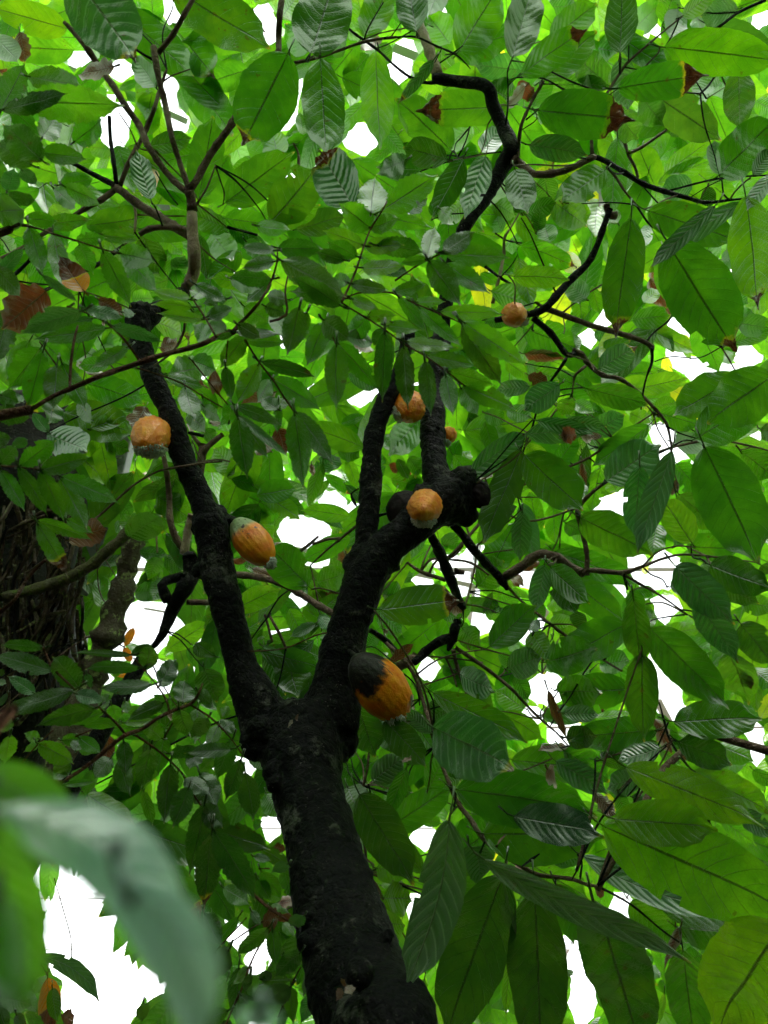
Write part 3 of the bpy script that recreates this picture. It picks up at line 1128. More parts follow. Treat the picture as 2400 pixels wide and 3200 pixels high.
450 1460 500 1620 110 g 2
560 1480 680 1500 70 d 2
340 1450 420 1600 90 y 3
260 1460 430 1640 110 b 1
1440 1500 1380 1400 110 l 4
1130 1600 1180 1520 90 l 4
1540 1260 1700 1390 120 g 3
1140 1560 1240 1659 80 d 2
380 1520 450 1440 110 l 4
160 1080 200 1110 80 g 3
R 0 2560
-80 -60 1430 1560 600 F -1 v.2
-200 -420 560 420 460 G -1 v.1
-100 0 260 1500 520 G -2
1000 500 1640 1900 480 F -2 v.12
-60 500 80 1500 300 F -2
300 1105 810 1450 125 k 1 v.1
620 1300 680 1700 150 g 2
385 1285 420 1720 170 o 2 .4
1110 1480 1100 1640 110 d 2
500 1590 600 1640 90 b 2
290 1290 400 1380 140 l 3
0 1440 270 1500 200 tg 1
-20 1480 60 1720 130 td 1
130 1580 200 1700 100 td 1
140 1400 300 1560 160 tg 2
500 1480 500 1500 30 g 3
R 600 2560
160 110 100 740 250 td 0 .18
180 100 520 640 250 td 0
170 90 640 230 250 td 1
100 -120 -20 440 220 td 1
560 240 800 380 130 tg 2
500 300 640 330 80 ts 1
780 360 640 430 110 ts 1
560 420 730 640 150 tg 2
740 400 800 640 130 d 3
530 480 640 660 120 tg 2
800 430 880 690 60 l 3
830 650 700 680 70 b 2
720 640 560 600 100 l 3
240 600 480 740 180 tg 2
640 710 800 760 110 tg 3
570 830 710 800 110 b 1
720 770 790 820 90 b 1
910 780 790 860 130 ts 1
480 740 560 860 80 ts 1
440 780 220 1040 120 tg 2
620 880 360 1100 150 tg 1
650 900 680 1180 140 tg 1
100 760 240 1020 180 td 1
60 840 170 1220 150 td 1
300 1060 140 1310 190 td 1
0 1000 20 1500 170 td 1
290 1030 200 1160 50 l 2
540 1060 650 1300 130 tg 2
550 1300 650 1240 100 td 2
880 1080 670 1270 170 td 1
740 1090 690 1200 100 td 2
460 1200 320 1340 100 tg 2
470 1250 430 1400 90 td 1
380 1200 360 1659 200 td 2
480 1260 500 1460 140 tg 1
560 1300 800 1300 130 td 2
800 1360 580 1480 190 td 1
800 1360 820 1659 130 tg 1
730 1430 610 1600 110 tg 2
740 1520 720 1700 110 td 2
900 1180 850 1350 100 tg 2
980 1230 900 1420 130 ts 2
1050 1420 1060 1659 150 td 2
980 1420 880 1650 150 ts 3
160 1300 30 1510 110 tg 2
250 1310 130 1600 90 tg 3
300 1550 50 1659 150 tg 1
250 1600 320 1720 110 td 2
390 1420 460 1500 80 td 1
700 -20 740 240 110 d 3
620 20 540 60 90 g 3
760 250 660 220 60 b 3
860 930 800 1050 80 l 4
840 860 940 860 90 tg 3
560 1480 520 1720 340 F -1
740 830 830 950 110 tg 3
930 1240 1000 1330 110 tg 2
260 500 480 660 100 l 3
1300 60 1400 250 160 g 3
R 1200 2560
525 15 170 1340 360 s 0 v.07
960 460 490 1760 490 d 0
1220 590 1270 1900 450 d 0
1390 530 1640 1010 250 g 1
-200 -200 240 500 330 d 0
320 430 -60 0 170 g 1
690 220 760 530 210 s 1 v.1
430 960 370 1180 90 b 1
620 600 520 860 130 s 2
560 700 700 400 200 g 2
640 250 900 60 350 g 2
-60 400 230 420 200 l 2
0 640 220 640 250 l 2 
-40 860 170 850 220 l 2
-60 700 120 780 140 l 3
-20 540 130 510 80 l 3
240 130 310 90 90 l 4
1070 300 960 120 130 l 3
1000 260 940 460 150 l 3
1060 370 900 500 150 l 3
600 200 620 30 110 l 4
1170 360 1660 640 260 l 2
1360 300 1620 300 170 g 2
1290 560 1540 990 150 l 2
1030 660 1110 680 120 l 3
560 860 540 760 50 l 3
980 1100 930 1600 100 l 2
880 1480 820 1659 80 l 2
330 1290 290 1480 60 l 2
1530 1180 1600 1230 100 l 3
300 40 470 60 100 l 3
R 1760 2560
-640 120 350 110 450 g 1
-400 -20 300 100 330 D -1
330 60 1900 760 640 v 0
1760 880 1230 1700 620 v 0
250 670 640 1900 500 d 0
-640 330 1015 1070 190 s 0 v-.05
160 300 1430 730 210 s 1 v-.05
970 1060 1060 1800 320 g 1
950 880 810 1210 100 b 1
800 730 1600 740 260 g 2
520 700 980 1120 300 g 2
940 880 1440 920 260 g 2
1180 1010 900 1000 170 g 3
600 500 820 560 180 g 2
440 350 580 480 130 d 2
430 260 600 260 150 l 3
360 240 420 100 150 l 3
640 300 560 340 100 d 2
1260 -20 1560 200 140 l 3
1300 800 1500 830 70 l 3
1560 800 1700 760 70 l 2
1420 -60 1700 130 160 s 1
1600 120 1700 260 90 l 3
660 1060 740 1200 110 g 4
700 1200 790 1280 110 s 4
640 880 660 980 60 l 4
760 1300 780 1400 60 l 4
770 1400 720 1659 60 l 3
1000 1150 1130 1100 150 g 2
260 560 330 620 70 b 2
100 1240 120 1180 60 g 3"""
BRANCHES = """F
T k 1.02 1.78 : 850,2360,250 822,2230,236 780,2130,222 737,1980,192 690,1800,162 662,1700,152 650,1620,178 645,1560,180
T k 1.78 2.05 : 590,1590,140 560,1530,100 525,1440,72 488,1300,74 464,1200,74 452,1130,80 438,1085,56 400,1000,48 368,900,46 332,820,46 302,730,46 298,682,54
T k 1.78 1.95 : 700,1590,140 728,1480,108 757,1350,92 788,1250,90 826,1190,80 878,1150,78 930,1100,92 985,1075,100
T k 1.9 2.1 : 788,1225,66 792,1150,50 797,1100,46 802,1040,50 802,975,44 815,920,43 837,855,41 862,800,36 886,720,26
T k 1.95 2.3 : 952,1070,72 938,1000,54 935,930,50 936,860,46 946,790,42 955,720,38
M k 2.25 2.3 : 955,722,38 970,600,34 1000,498,32 1050,425,36 1092,350,44 1107,322,44 1085,270,32 1062,222,32 1054,184,32 1000,178,28 936,168,28
M p 2.32 2.5 : 948,170,24 928,110,22 908,55,18 890,-20,16
M k 2.1 2.1 : 300,690,44 330,672,40 372,660,40 398,628,40
M k 1.98 2.0 : 800,1362,12 830,1380,13 858,1410,14
R 0 640
M p 2.12 2.1 : 1520,680,100 1565,560,105 1575,420,100 1560,220,90 1555,60,84
R 0 0
M n 2.1 2.1 : 1555,1700,84 1545,1600,84 1530,1540,80
M n 2.1 2.15 : 1530,1560,50 1480,1530,48 1350,1400,50 1200,1180,54 1130,1020,50 1010,850,50 920,700,50 800,540,52 700,380,52 600,260,46 520,180,30
M n 2.1 2.15 : 1535,1550,50 1520,1500,46 1450,1300,42 1390,1100,44 1340,850,48 1290,650,45 1260,480,55 1245,385,48
M k 2.15 2.1 : 1250,490,28 1100,400,24 960,260,24 920,120,22 905,-20,22
M n 2.15 2.1 : 1280,430,44 1400,280,42 1480,140,40 1570,-20,38
M n 2.15 2.1 : 1320,660,14 1400,610,12 1540,560,10
M n 2.3 2.3 : 970,1510,40 1050,1300,36 1150,1120,36 1200,1010,40 1250,880,34 1290,740,30 1350,560,18
M k 2.3 2.3 : 945,1510,45 920,1300,40 895,1130,36 885,940,32
M k 2.3 2.3 : 340,1250,16 560,1310,36 750,1410,46 940,1505,58
M n 2.3 2.18 : 930,1520,64 1000,1560,62 1100,1640,66 1280,1749,68 1450,1859,74 1560,1930,70
M n 2.3 2.3 : 950,1520,50 820,1620,48 690,1690,40 500,1810,36 340,1900,34 200,2000,34 0,2100,34
M n 2.25 2.2 : 1260,1220,14 1130,1200,12 1060,1060,10 960,910,8
M k 2.15 2.15 : 1260,1390,12 1350,1540,14 1440,1659,14
R 600 0
M n 2.1 2.12 : -20,1530,70 30,1470,60 150,1250,60 330,990,60 500,700,60 640,500,60 700,420,52 702,300,46 710,120,48 732,-30,48
M n 2.12 2.15 : 620,600,36 720,550,30 830,510,28 1050,460,20 1390,340,24 1659,300,20
M k 2.2 2.2 : 1390,340,18 1430,220,12 1550,20,10
M k 2.3 2.3 : 1215,175,22 1300,260,24 1400,330,26 1510,410,24 1640,530,22 1760,620,26 1900,670,30 2000,660,40
M k 2.15 2.15 : 1040,460,12 1040,500,8
M k 2.2 2.2 : 1500,345,12 1520,430,10
M n 3 3 : 490,60,10 520,160,14 590,260,14
M n 3 3 : 820,1160,14 860,1240,22 865,1370,30
M n 2.2 2.2 : 40,1650,16 120,1520,14 190,1340,10
R 1200 0
M k 2.15 2.2 : 0,310,18 130,300,16 260,300,18 420,370,18 560,430,16 640,490,12 700,560,8
M k 2.2 2.2 : 60,295,12 160,150,8
M k 2.15 2.15 : 262,295,12 265,245,10
M k 2.2 2.2 : 465,400,10 410,510,8
M k 2.2 2.2 : 560,430,14 640,370,10
M k 2.2 2.2 : 985,1010,18 1000,900,16 1005,700,14 1000,580,14 1045,460,12
M k 2.2 2.2 : 1010,690,10 1110,590,6
M n 2.25 2.2 : 1085,1290,34 1090,1180,30 1110,1020,28 1160,900,26 1220,780,24 1295,655,22
M k 2.2 2.2 : 1150,970,16 1250,890,10
M k 2.2 2.2 : 1200,870,10 1240,960,10 1120,1050,8
M k 2.22 2.2 : 950,1230,16 790,1250,14 640,1280,14 520,1310,14 290,1390,12
M k 2.3 2.3 : 600,1270,16 660,1150,14 695,1030,12
M n 2.25 2.1 : 1050,1290,70 1110,1330,66 1220,1410,58 1400,1400,56 1560,1340,50 1659,1290,48 1700,1270,46
M k 2.2 2.2 : 1290,680,12 1410,685,10
R 1760 0
M k 2.1 2.0 : 210,1280,50 270,1275,50 370,1320,48 500,1400,50 650,1490,48 850,1560,46 1000,1600,40 1150,1640,34 1350,1620,22 1560,1600,18
M n 2.1 2.0 : 235,1250,34 230,1120,26 265,950,24 330,800,24 460,590,22 540,490,20 700,350,18 830,240,14 970,130,12
M k 2.0 2.0 : 460,600,20 460,420,16
M k 2.0 2.0 : 530,490,10 532,370,12
M k 2.0 2.0 : 500,545,14 640,570,8
M k 2.0 2.0 : 370,770,12 450,715,8
M k 2.0 2.0 : 700,355,12 825,388,8
M n 2.6 2.6 : 470,1090,34 505,1240,48 440,1390,44 395,1500,44 370,1700,44
M n 2.6 2.6 : 510,1250,34 640,1190,26 840,1050,18
M n 2.6 2.6 : 520,1250,26 580,1350,24 605,1440,20
M n 2.15 2.2 : 350,1350,24 430,1440,22 500,1550,18 590,1659,16
M k 2.05 2.1 : 860,1545,18 1100,1480,20 1270,1445,20 1430,1430,18 1659,1420,16
M k 2.05 2.1 : 1030,1600,10 1190,1500,10 1420,1400,12 1560,1375,10
M k 2.3 2.3 : 1170,285,28 1300,190,28 1430,95,26 1640,0,30
M k 2.4 2.4 : 1110,760,22 1180,690,20 1240,600,16
M n 2.6 2.6 : 1160,800,10 1320,700,6
M k 2.1 2.1 : 640,1500,12 700,1570,14 780,1659,14
R 0 640
M n 2.12 2.12 : 1540,225,50 1480,195,48 1320,182,44 1210,195,48 1130,240,40
M k 2.5 2.4 : 1010,330,44 880,420,42 780,490,38 560,600,34 450,650,34 330,710,30
M k 2.5 2.5 : 250,440,34 170,520,32 80,600,30
M k 2.4 2.4 : 100,610,22 250,635,18 400,650,18 640,690,14
A r 1.2 1.2 : 80,200,22 150,160,32 300,190,16 450,240,16 620,290,14 800,350,14 980,400,10
A r 1.1 1.15 : 250,1659,36 430,1550,38 570,1490,42 780,1400,44 950,1340,44 1130,1280,48 1300,1220,40 1500,1170,40 1659,1120,42 1745,1075,38 1885,1030,42
A r 1.15 1.1 : 1140,1280,26 1080,1190,22 990,1070,20 880,970,18 780,910,16 660,860,14 540,820,12
A r 1.1 1.05 : 660,860,14 685,700,12
A r 1.15 1.2 : 565,1490,26 575,1280,24 600,1100,20 630,980,14
A r 1.1 1.15 : 1100,1320,16 1300,1380,14 1480,1450,12 1659,1560,12 1800,1640,12
A r 1.2 1.3 : 320,1110,12 450,1290,12 470,1320,8
A r 1.2 1.3 : 930,1340,12 890,1290,8
A n 1.5 1.6 : 1500,940,22 1480,1050,22 1400,1190,18 1250,1300,14
R 600 640
A r 1.1 1.15 : 330,1035,40 380,970,34 450,900,28 560,770,24 640,620,18 690,460,16 690,355,12
A r 1.1 1.15 : 195,1070,22 110,920,14 10,770,12
A r 1.15 1.25 : 430,1095,18 540,1270,18 650,1410,16 740,1550,14 830,1680,14
A r 1.2 1.25 : 290,1100,10 270,1310,8
A r 1.15 1.2 : 630,945,20 765,890,26 755,700,14 780,560,12
A r 1.1 1.2 : 1210,790,26 1260,690,18 1340,500,16 1390,340,14 1450,190,14 1540,50,12 1580,-30,10
A r 1.15 1.2 : 1240,760,14 1340,715,14 1450,710,14 1600,710,14 1720,760,14 1820,805,12 2000,880,12 2190,960,10
A r 1.1 1.2 : 1220,800,16 1400,910,16 1560,1010,14 1715,1125,14 1895,1230,14 2070,1355,12 2200,1460,8
A r 1.2 1.2 : 0,1260,12 150,1450,12 290,1620,12
A r 1.2 1.2 : 1140,1070,10 1165,1130,8
M k 1.9 1.9 : 285,180,28 400,210,30 530,245,24
R 1200 640
A r 1.2 1.2 : 90,615,16 240,510,14 370,440,14 490,380,12
M k 2.1 2.15 : 1830,30,54 1680,430,62 1500,620,74 1310,830,74 1200,880,64 1100,900,56 900,935,56
M n 2.15 2.2 : 1310,840,60 1420,880,50 1659,970,46 1900,1040,48 2060,1090,42 2170,1150,42 2165,1200,26
M k 2.15 2.2 : 1210,920,56 1350,1040,60 1480,1210,52 1560,1200,58
M n 2.2 2.3 : 1540,1190,60 1600,1210,46 1660,1290,40 1770,1380,40 1910,1410,36 2060,1520,30 2200,1659,26 2290,1780,22 2330,1960,18
M k 2.2 2.2 : 1490,1220,38 1430,1320,30 1350,1430,26 1280,1550,24 1240,1659,22 1190,1840,20 1140,1960,18 1090,2140,18 1070,2280,16 1110,2480,14
M p 2.7 2.7 : 880,800,30 930,600,28 970,400,26 975,270,22 1030,180,16 1100,60,14
M k 2.7 2.7 : 820,500,30 940,590,30 1050,655,26
M k 2.9 2.9 : 900,230,16 1000,290,16 1120,310,12
M n 2.3 2.3 : 1230,790,24 1290,830,30
M k 2.2 2.2 : 1215,960,14 1200,1010,20 1215,1020,12
R 1760 640
M k 2.15 2.2 : 720,1160,24 720,1270,28 680,1380,18 650,1500,16 630,1659,14
M k 2.3 2.3 : 740,1270,12 880,1230,12 1100,1240,12 1280,1150,10
M k 2.25 2.3 : 680,1100,20 740,1030,18 860,930,18 920,800,14
M n 2.6 2.6 : 0,870,16 150,750,16 340,630,14
M k 2.3 2.3 : 590,0,22 700,160,18 800,220,14 1040,360,12
M n 2.3 2.3 : 200,1290,28 130,1350,24 90,1400,20 70,1560,16
M n 2.1 2.1 : 350,-10,40 370,70,60 430,90,70
R 0 1280
A r 1.15 1.15 : -40,455,16 150,465,16 330,490,14 490,550,12 560,680,8
L n 2.7 2.7 : 1320,350,34 1350,500,44 1370,700,46 1380,900,54 1430,1050,56 1480,1120,50
L p 2.6 2.6 : 1560,850,72 1520,1000,70 1490,1170,70
L k 2.5 2.5 : 1530,1160,120 1560,1320,150 1500,1440,140 1430,1560,115 1380,1659,110 1330,1790,84 1260,1900,50 1190,1960,30
L k 2.5 2.5 : 1530,1350,100 1400,1370,80 1310,1420,70 1360,1550,80
A n 1.9 1.9 : 1800,420,16 1659,430,18 1450,465,20 1280,500,18 1100,600,18 980,700,20 850,820,20 750,900,16
A r 1.3 1.3 : 0,1640,40 120,1540,30 200,1400,28 300,1280,28 370,1220,26
L n 2.7 2.7 : 1640,280,50 1620,440,50 1590,640,50
R 600 1280
L n 2.7 2.7 : 250,200,40 110,320,50 80,450,54 60,600,54
L n 2.7 2.7 : 0,200,26 80,310,40
L n 2.6 2.6 : -40,1560,50 320,1560,44 450,1520,34 620,1430,22
M n 2.2 2.0 : 270,1325,60 320,1335,60 500,1350,58 700,1400,58 860,1480,58 1000,1570,56 1160,1660,60
M k 2.3 2.3 : 610,1680,16 700,1530,16 790,1460,12
M n 2.7 2.4 : 860,1155,30 940,1100,28 1020,1030,18
M n 2.5 2.3 : 960,1260,14 1100,1130,18 1200,1050,22 1340,935,26
M n 2.5 2.4 : 980,1090,24 1100,1050,24 1200,1045,24
M k 1.85 1.85 : 1350,640,18 1290,680,20 1310,740,34 1335,785,12
M n 2.6 2.6 : -20,445,14 200,405,14 310,422,12
M k 2.0 2.0 : 1510,860,30 1600,835,30
R 1200 1280
M k 2.05 2.2 : 370,980,70 400,1060,90 450,1150,98 500,1280,106 550,1400,92 600,1530,82 650,1620,50
M k 2.0 2.1 : 570,940,80 640,1020,80 720,1130,84 850,1270,84 960,1390,78 1000,1460,36
M n 2.1 2.1 : 950,1380,76 1100,1280,78 1260,1170,76 1400,1200,76 1500,1270,76 1620,1330,64
M n 2.1 2.1 : 1640,1340,46 1645,1180,42 1610,1000,42 1570,840,46 1600,760,36 1700,660,28 1850,550,26 2000,460,26 2180,370,28 2320,310,22 2560,255,22 2680,240,20 2950,290,16 3110,330,12
M p 2.4 2.5 : 660,1580,20 720,1350,18 742,1180,20 700,1050,20 665,940,18
M n 2.3 2.5 : 520,1200,30 620,1100,28 820,870,26 980,700,26 1150,600,26 1400,500,24 1659,390,22 1860,240,20 2000,150,16 2180,30,14
M n 2.3 2.3 : 740,560,22 900,400,22 1090,230,20 1220,150,18 1330,80,16 1410,-20,14
M n 2.2 2.3 : 820,560,14 870,680,18 960,820,20 1150,900,20 1350,870,18 1540,800,18
M n 2.25 2.25 : 980,710,10 1250,710,10 1500,715,8
M n 2.25 2.25 : 1500,780,12 1460,700,10 1465,620,8
M n 2.3 2.3 : 190,1240,22 290,1310,30 400,1350,34 500,1380,36
M n 2.3 2.3 : 300,1310,24 380,1215,22 520,1215,20 700,1240,20 850,1340,16
M n 2.3 2.4 : 300,1290,18 340,1180,16 390,1080,14
M n 2.3 2.3 : 370,1320,20 430,1220,24 560,1190,20 640,1100,16
M n 2.1 2.0 : 990,1420,30 1100,1540,22 1250,1659,22 1350,1740,28 1500,1850,26 1659,1950,22 1780,2030,20 1930,2120,16
M n 2.2 2.2 : 570,1310,60 650,1320,34
R 1760 1280
M n 2.1 2.1 : 150,1330,54 200,1300,44 480,1320,40 640,1270,28 800,1210,22 950,1175,20 1160,1185,18 1400,1220,14
M n 2.1 2.1 : 480,1330,30 600,1400,24 760,1490,20 880,1570,16 1000,1659,14
M k 2.1 2.1 : 490,1330,26 520,1460,22
M k 2.15 2.15 : 830,130,18 940,190,16 1070,230,12
M k 2.1 2.1 : 1120,265,12 1145,315,16
M k 2.1 2.1 : 1040,1170,12 1035,1090,12
M k 2.1 2.1 : 1170,1190,12 1190,1260,10
M k 2.1 2.1 : 610,420,10 620,470,12
M k 2.1 2.1 : 1400,290,12 1450,360,10
R 0 1920
A r 1.1 1.2 : 490,1370,34 700,1230,32 870,1090,34 1010,980,38 1150,930,30 1280,840,30 1400,780,28 1550,720,28 1610,640,20 1640,560,14
A r 1.15 1.1 : 1020,980,26 950,890,20 800,750,14
A r 1.1 1.05 : 350,270,18 380,340,20 420,420,20 500,510,18 610,610,14
A r 1.15 1.2 : 1370,780,24 1350,700,18 1290,600,14 1180,460,12 1080,350,10
A r 1.15 1.3 : 1100,980,20 1250,1080,18 1380,1190,16 1500,1320,16 1560,1450,14 1690,1640,12 1730,1770,10
A r 1.2 1.2 : 1330,1000,10 1400,880,12 1480,770,12
A r 1.2 1.2 : 180,1200,14 310,1050,14 430,940,12
A r 1.3 1.3 : 610,990,14 740,935,12
A r 1.15 1.2 : 1540,730,16 1685,820,16 1785,910,14 1875,1010,12 1960,1130,10
R 600 1920
A r 1.3 1.3 : 450,300,12 650,290,12 800,260,12 1000,170,12 1090,150,12
M k 2.2 2.2 : 460,230,12 560,90,16 640,-10,16
M n 2.3 2.3 : 590,0,22 650,220,22
M n 2.3 2.3 : 620,0,22 700,140,24 760,270,22
M n 2.2 2.2 : 1435,1110,24 1420,1250,22 1390,1390,20
R 1200 1920
M n 2.0 1.5 : -60,170,32 0,215,34 150,360,36 250,500,36 310,680,36 370,880,36 400,1000,34 440,1140,34 520,1350,34 600,1530,36 700,1659,40 800,1810,40 950,1930,38 1100,2030,36 1250,2110,34 1500,2140,30 1650,2190,28 1730,2200,18
M k 1.75 1.75 : 155,480,16 230,540,16 275,630,18 290,735,14
M n 1.7 1.6 : 370,905,28 400,920,20
M n 1.6 1.6 : 530,1380,22 590,1420,18
M k 1.55 1.5 : 590,1560,16 540,1620,16 525,1700,24
M k 2.2 2.2 : 595,60,80 570,130,100 545,230,70 520,290,30
M k 2.2 2.15 : 560,180,100 430,230,92 330,310,84 245,390,70
M n 2.3 2.3 : 250,330,50 200,380,90 120,420,80
M n 2.2 2.2 : 580,270,32 760,390,32 920,510,30 1050,620,28 1150,730,24 1270,850,20 1400,960,12
M n 2.2 2.2 : 590,210,14 820,280,14 1000,330,12 1160,380,12 1280,480,10
M n 2.2 2.2 : 360,340,16 600,360,14 800,390,12
M n 2.25 2.25 : 560,290,34 600,450,30 670,620,28
M n 2.25 2.25 : 500,350,18 560,480,18 590,590,14
R 1760 1920
M k 1.9 1.9 : 780,720,12 820,870,22 860,1010,22 950,1150,20 1050,1270,14
M k 1.9 1.9 : 865,1040,12 790,1080,10
M k 1.9 1.9 : 830,930,12 760,945,10
M k 1.9 1.9 : 870,1005,12 915,1030,10
R 600 2560
A r 1.25 1.3 : 130,-10,14 165,110,10
A r 1.25 1.35 : 260,1700,16 330,1530,18 400,1380,18 470,1180,16 550,1020,14 650,885,12
A r 1.3 1.3 : 700,1600,12 730,1520,14 800,1350,14 880,1200,12
A r 1.3 1.3 : 440,800,14 300,950,12 200,1060,10
A r 1.4 1.3 : 500,610,26 600,700,28 700,770,24 790,830,20
A r 1.4 1.4 : 540,400,12 630,400,10
M n 1.9 1.9 : 1400,200,26 1410,320,22 1420,430,20
R 1200 2560
M n 1.42 1.35 : 990,340,26 985,400,22 965,470,32
M n 1.42 1.35 : 1210,460,20 1220,520,20 1225,600,28
M k 1.45 1.5 : 815,185,18 780,270,22
M n 1.45 1.5 : 910,220,20 950,160,20 980,130,14
M k 1.42 1.35 : 1120,380,14 1190,330,28 1260,280,12
M k 1.42 1.4 : 1520,490,14 1560,420,16
M k 1.42 1.4 : 1390,490,14 1390,535,12
R 1760 2560
M k 1.42 1.4 : 205,540,16 240,665,20
R 0 2560
A r 1.6 1.6 : 440,480,8 460,550,8 520,760,9 560,900,7 577,1000,8 580,1190,6
A r 1.6 1.6 : 290,1110,8 340,1190,8 388,1270,10
R 0 1920
L n 2.6 2.6 : 625,40,14 650,120,16 640,190,18 670,205,18 720,180,20 830,205,18 850,270,12 900,240,12 970,245,12 1010,270,10
R 0 1280
L p 2.7 2.7 : 1040,1000,14 1000,1120,16 985,1240,14
L p 2.7 2.7 : 1265,1000,16 1275,1160,16
L n 2.7 2.7 : 780,1080,10 790,1300,10 800,1440,10 850,1560,8 950,1620,6
L n 2.7 2.7 : 790,1120,8 900,1290,8 1030,1500,6
R 0 640
L p 2.4 2.4 : 1085,-20,26 1100,80,24 1090,220,20"""
GAPS = """R 0 0
640 480 75 60;980 570 70 60;940 1050 85 130;1000 900 60 60;1440 60 100 80;1370 760 45 150;1450 1000 60 60;320 910 30 40;740 1250 50 45;640 1310 40 30;870 1520 40 40;1500 200 40 40;1440 180 50 40
R 600 0
590 130 50 80;640 270 40 100;660 380 35 30;960 440 70 40;820 680 45 130;720 900 70 110;790 970 40 60;1370 1130 100 90;900 1330 110 30;510 1120 45 35;180 370 25 22;440 505 35 20;730 620 10 10;560 80 30 20
R 1200 0
560 60 75 55;160 400 60 60;130 560 60 80;10 90 25 40;230 390 60 40
R 1760 0
690 230 50 60;790 280 50 40;1620 120 50 70;1560 225 30 30;1600 650 70 35;540 1170 50 30;1110 1450 60 30;370 1210 25 40;1290 760 25 40;1250 1560 20 14
R 0 640
30 840 25 30;215 158 14 10;390 160 14 10
R 600 640
1340 1560 60 50;1480 1530 40 40
R 1200 640
540 1300 28 30;1440 290 25 80;1140 295 25 20;1640 1090 50 60;255 300 14 16
R 1760 640
1160 430 70 45;1350 600 90 60;1560 780 80 40;320 920 80 40;980 970 100 50;740 1210 100 35;530 1330 50 35;1100 1340 80 70;1340 1340 100 30;1500 1230 80 60;940 1270 50 50;720 1500 80 16;670 400 30 50;1330 1350 60 30
R 0 1280
950 270 60 60;930 470 65 35;1350 410 28 25;1460 790 60 30;1190 810 25 25;1010 1360 80 60;1100 1260 60 50;950 1640 80 60;1200 1630 150 50;1000 1530 30 60;1600 1560 50 40;390 500 40 20;140 165 22 16;740 955 20 20
R 600 1280
600 500 55 35;370 530 28 25;570 720 35 22;1140 750 70 65;1320 820 45 40;840 980 100 90;960 1010 120 90;1050 1230 110 35;460 1310 60 22;740 1450 50 18;850 1530 70 45;830 700 30 45;40 1560 55 50;950 640 25 20;1280 180 22 22
R 1200 1280
730 270 45 35;560 1240 130 40;640 1280 80 55;715 1210 30 80;640 1440 65 40;310 1390 65 45;750 1570 18 100;1160 1350 90 60;740 1110 35 50;1110 1570 25 20;1220 1400 30 60
R 1760 1280
830 300 65 130;780 200 50 60;960 350 60 40;1080 500 40 70;1300 270 45 20;1560 200 55 28;410 790 120 65;480 720 50 45;340 1170 80 20;570 1230 70 60;830 1300 90 110;750 1400 80 30;440 1490 45 60;820 1590 100 50;1240 1400 50 30;950 1580 40 20;650 1370 40 40;900 1150 40 60
R 0 1920
1080 80 160 110;900 170 70 120;1250 150 80 110;1430 100 40 50;900 350 100 20;820 520 65 40;780 570 25 50;1130 660 80 40;1200 650 60 40;940 710 55 22;1290 450 65 50;1100 380 25 35;1500 450 55 20;1350 590 80 22;1600 190 55 30;1090 1060 32 40;830 1320 30 40;890 1400 22 26;1530 1240 50 35;1415 1510 15 45;720 1260 22 25;1170 940 20 16;970 330 50 15
R 600 1920
70 180 65 28;470 215 50 16;720 150 50 90;370 1140 45 65;450 1240 30 50;360 1525 18 24;670 130 25 40
R 1200 1920
360 440 60 70;870 350 32 80;1150 160 75 50;1320 600 120 90;1200 820 60 50;1400 950 60 90;1500 1050 50 20;800 80 60 45;20 1160 25 20;1300 40 25 60;740 30 40 30
R 1760 1920
780 400 50 100;850 640 80 150;920 800 60 50;800 20 40 40;1100 150 50 16;1550 950 50 65;1560 1100 40 100;1400 1010 65 20;80 900 60 20;1510 60 40 22;720 300 20 40
R 0 2560
600 700 120 170;640 1000 160 150;750 1250 180 150;900 1500 170 140;580 1450 50 110;450 1180 60 60;480 900 90 200;700 1500 150 150
R 600 2560
630 70 55 75;370 950 60 65;510 1150 55 85;380 750 65 35;260 800 25 35;770 1010 22 70;600 1030 20 70;660 1190 15 38;910 1190 22 32;180 1430 28 60;300 1600 30 60;900 1280 10 22
R 1200 2560
330 150 80 70;20 290 38 38;600 200 22 28;1030 870 20 150;920 1580 45 90;1500 1060 60 100;1130 380 50 120;1600 1400 60 200;1630 490 30 25;1640 660 20 20;1060 780 25 60
R 1760 2560
480 750 60 110;560 880 60 80;650 1000 70 40;780 620 50 50;550 490 35 45;200 490 40 25;60 1080 50 110;160 1450 70 180;430 310 35 30;1630 200 20 70;770 1130 30 30;740 1450 20 60;600 950 60 50;380 630 50 30"""
# ------------------------------------------------------------------ things
main = thing('cacao_tree', 'wet black-barked cacao tree with forked trunk bearing orange pods', 'tree')
ash = thing('overhanging_tree', 'tree with small toothed leaflets on reddish twigs hanging across the upper left', 'tree')
left_tree = thing('slender_tree', 'slender brown-stemmed tree behind the left limb of the forked trunk', 'tree')
back_r = thing('canopy_tree', 'broad-leaved tree filling the right side behind the long drooping twigs', 'tree', 'canopy trees behind')
back_t = thing('canopy_tree', 'broad-leaved tree whose sunlit leaves fill the top behind the fan of brown branches', 'tree', 'canopy trees behind')
back_f = thing('canopy_tree', 'farthest lime green tree seen through gaps around the forked trunk', 'tree', 'canopy trees behind')
mid_t = thing('drooping_tree', 'tree with large drooping brown-tipped leaves at lower right of the trunk', 'tree')
fore = thing('foreground_shrub', 'blurred pale green leaves very close at the bottom left corner', 'shrub')
old = thing('old_tree', 'thick rotten dark trunk hung with roots at left edge', 'tree')
main.location = P(1420, 3700, 1.0); main.location.z = 0
ash.location = (-2.3, 1.0, 0); left_tree.location = (-1.9, 2.9, 0)
back_r.location = (4.4, 3.2, 0); back_t.location = (-3.6, 4.4, 0); back_f.location = (1.2, 7.5, 0); mid_t.location = (2.4, .6, 0)
fore.location = (-.75, .25, 0); old.location = (-1.9, 2.5, 0)
OWN = {'M': main, 'A': ash, 'L': left_tree}
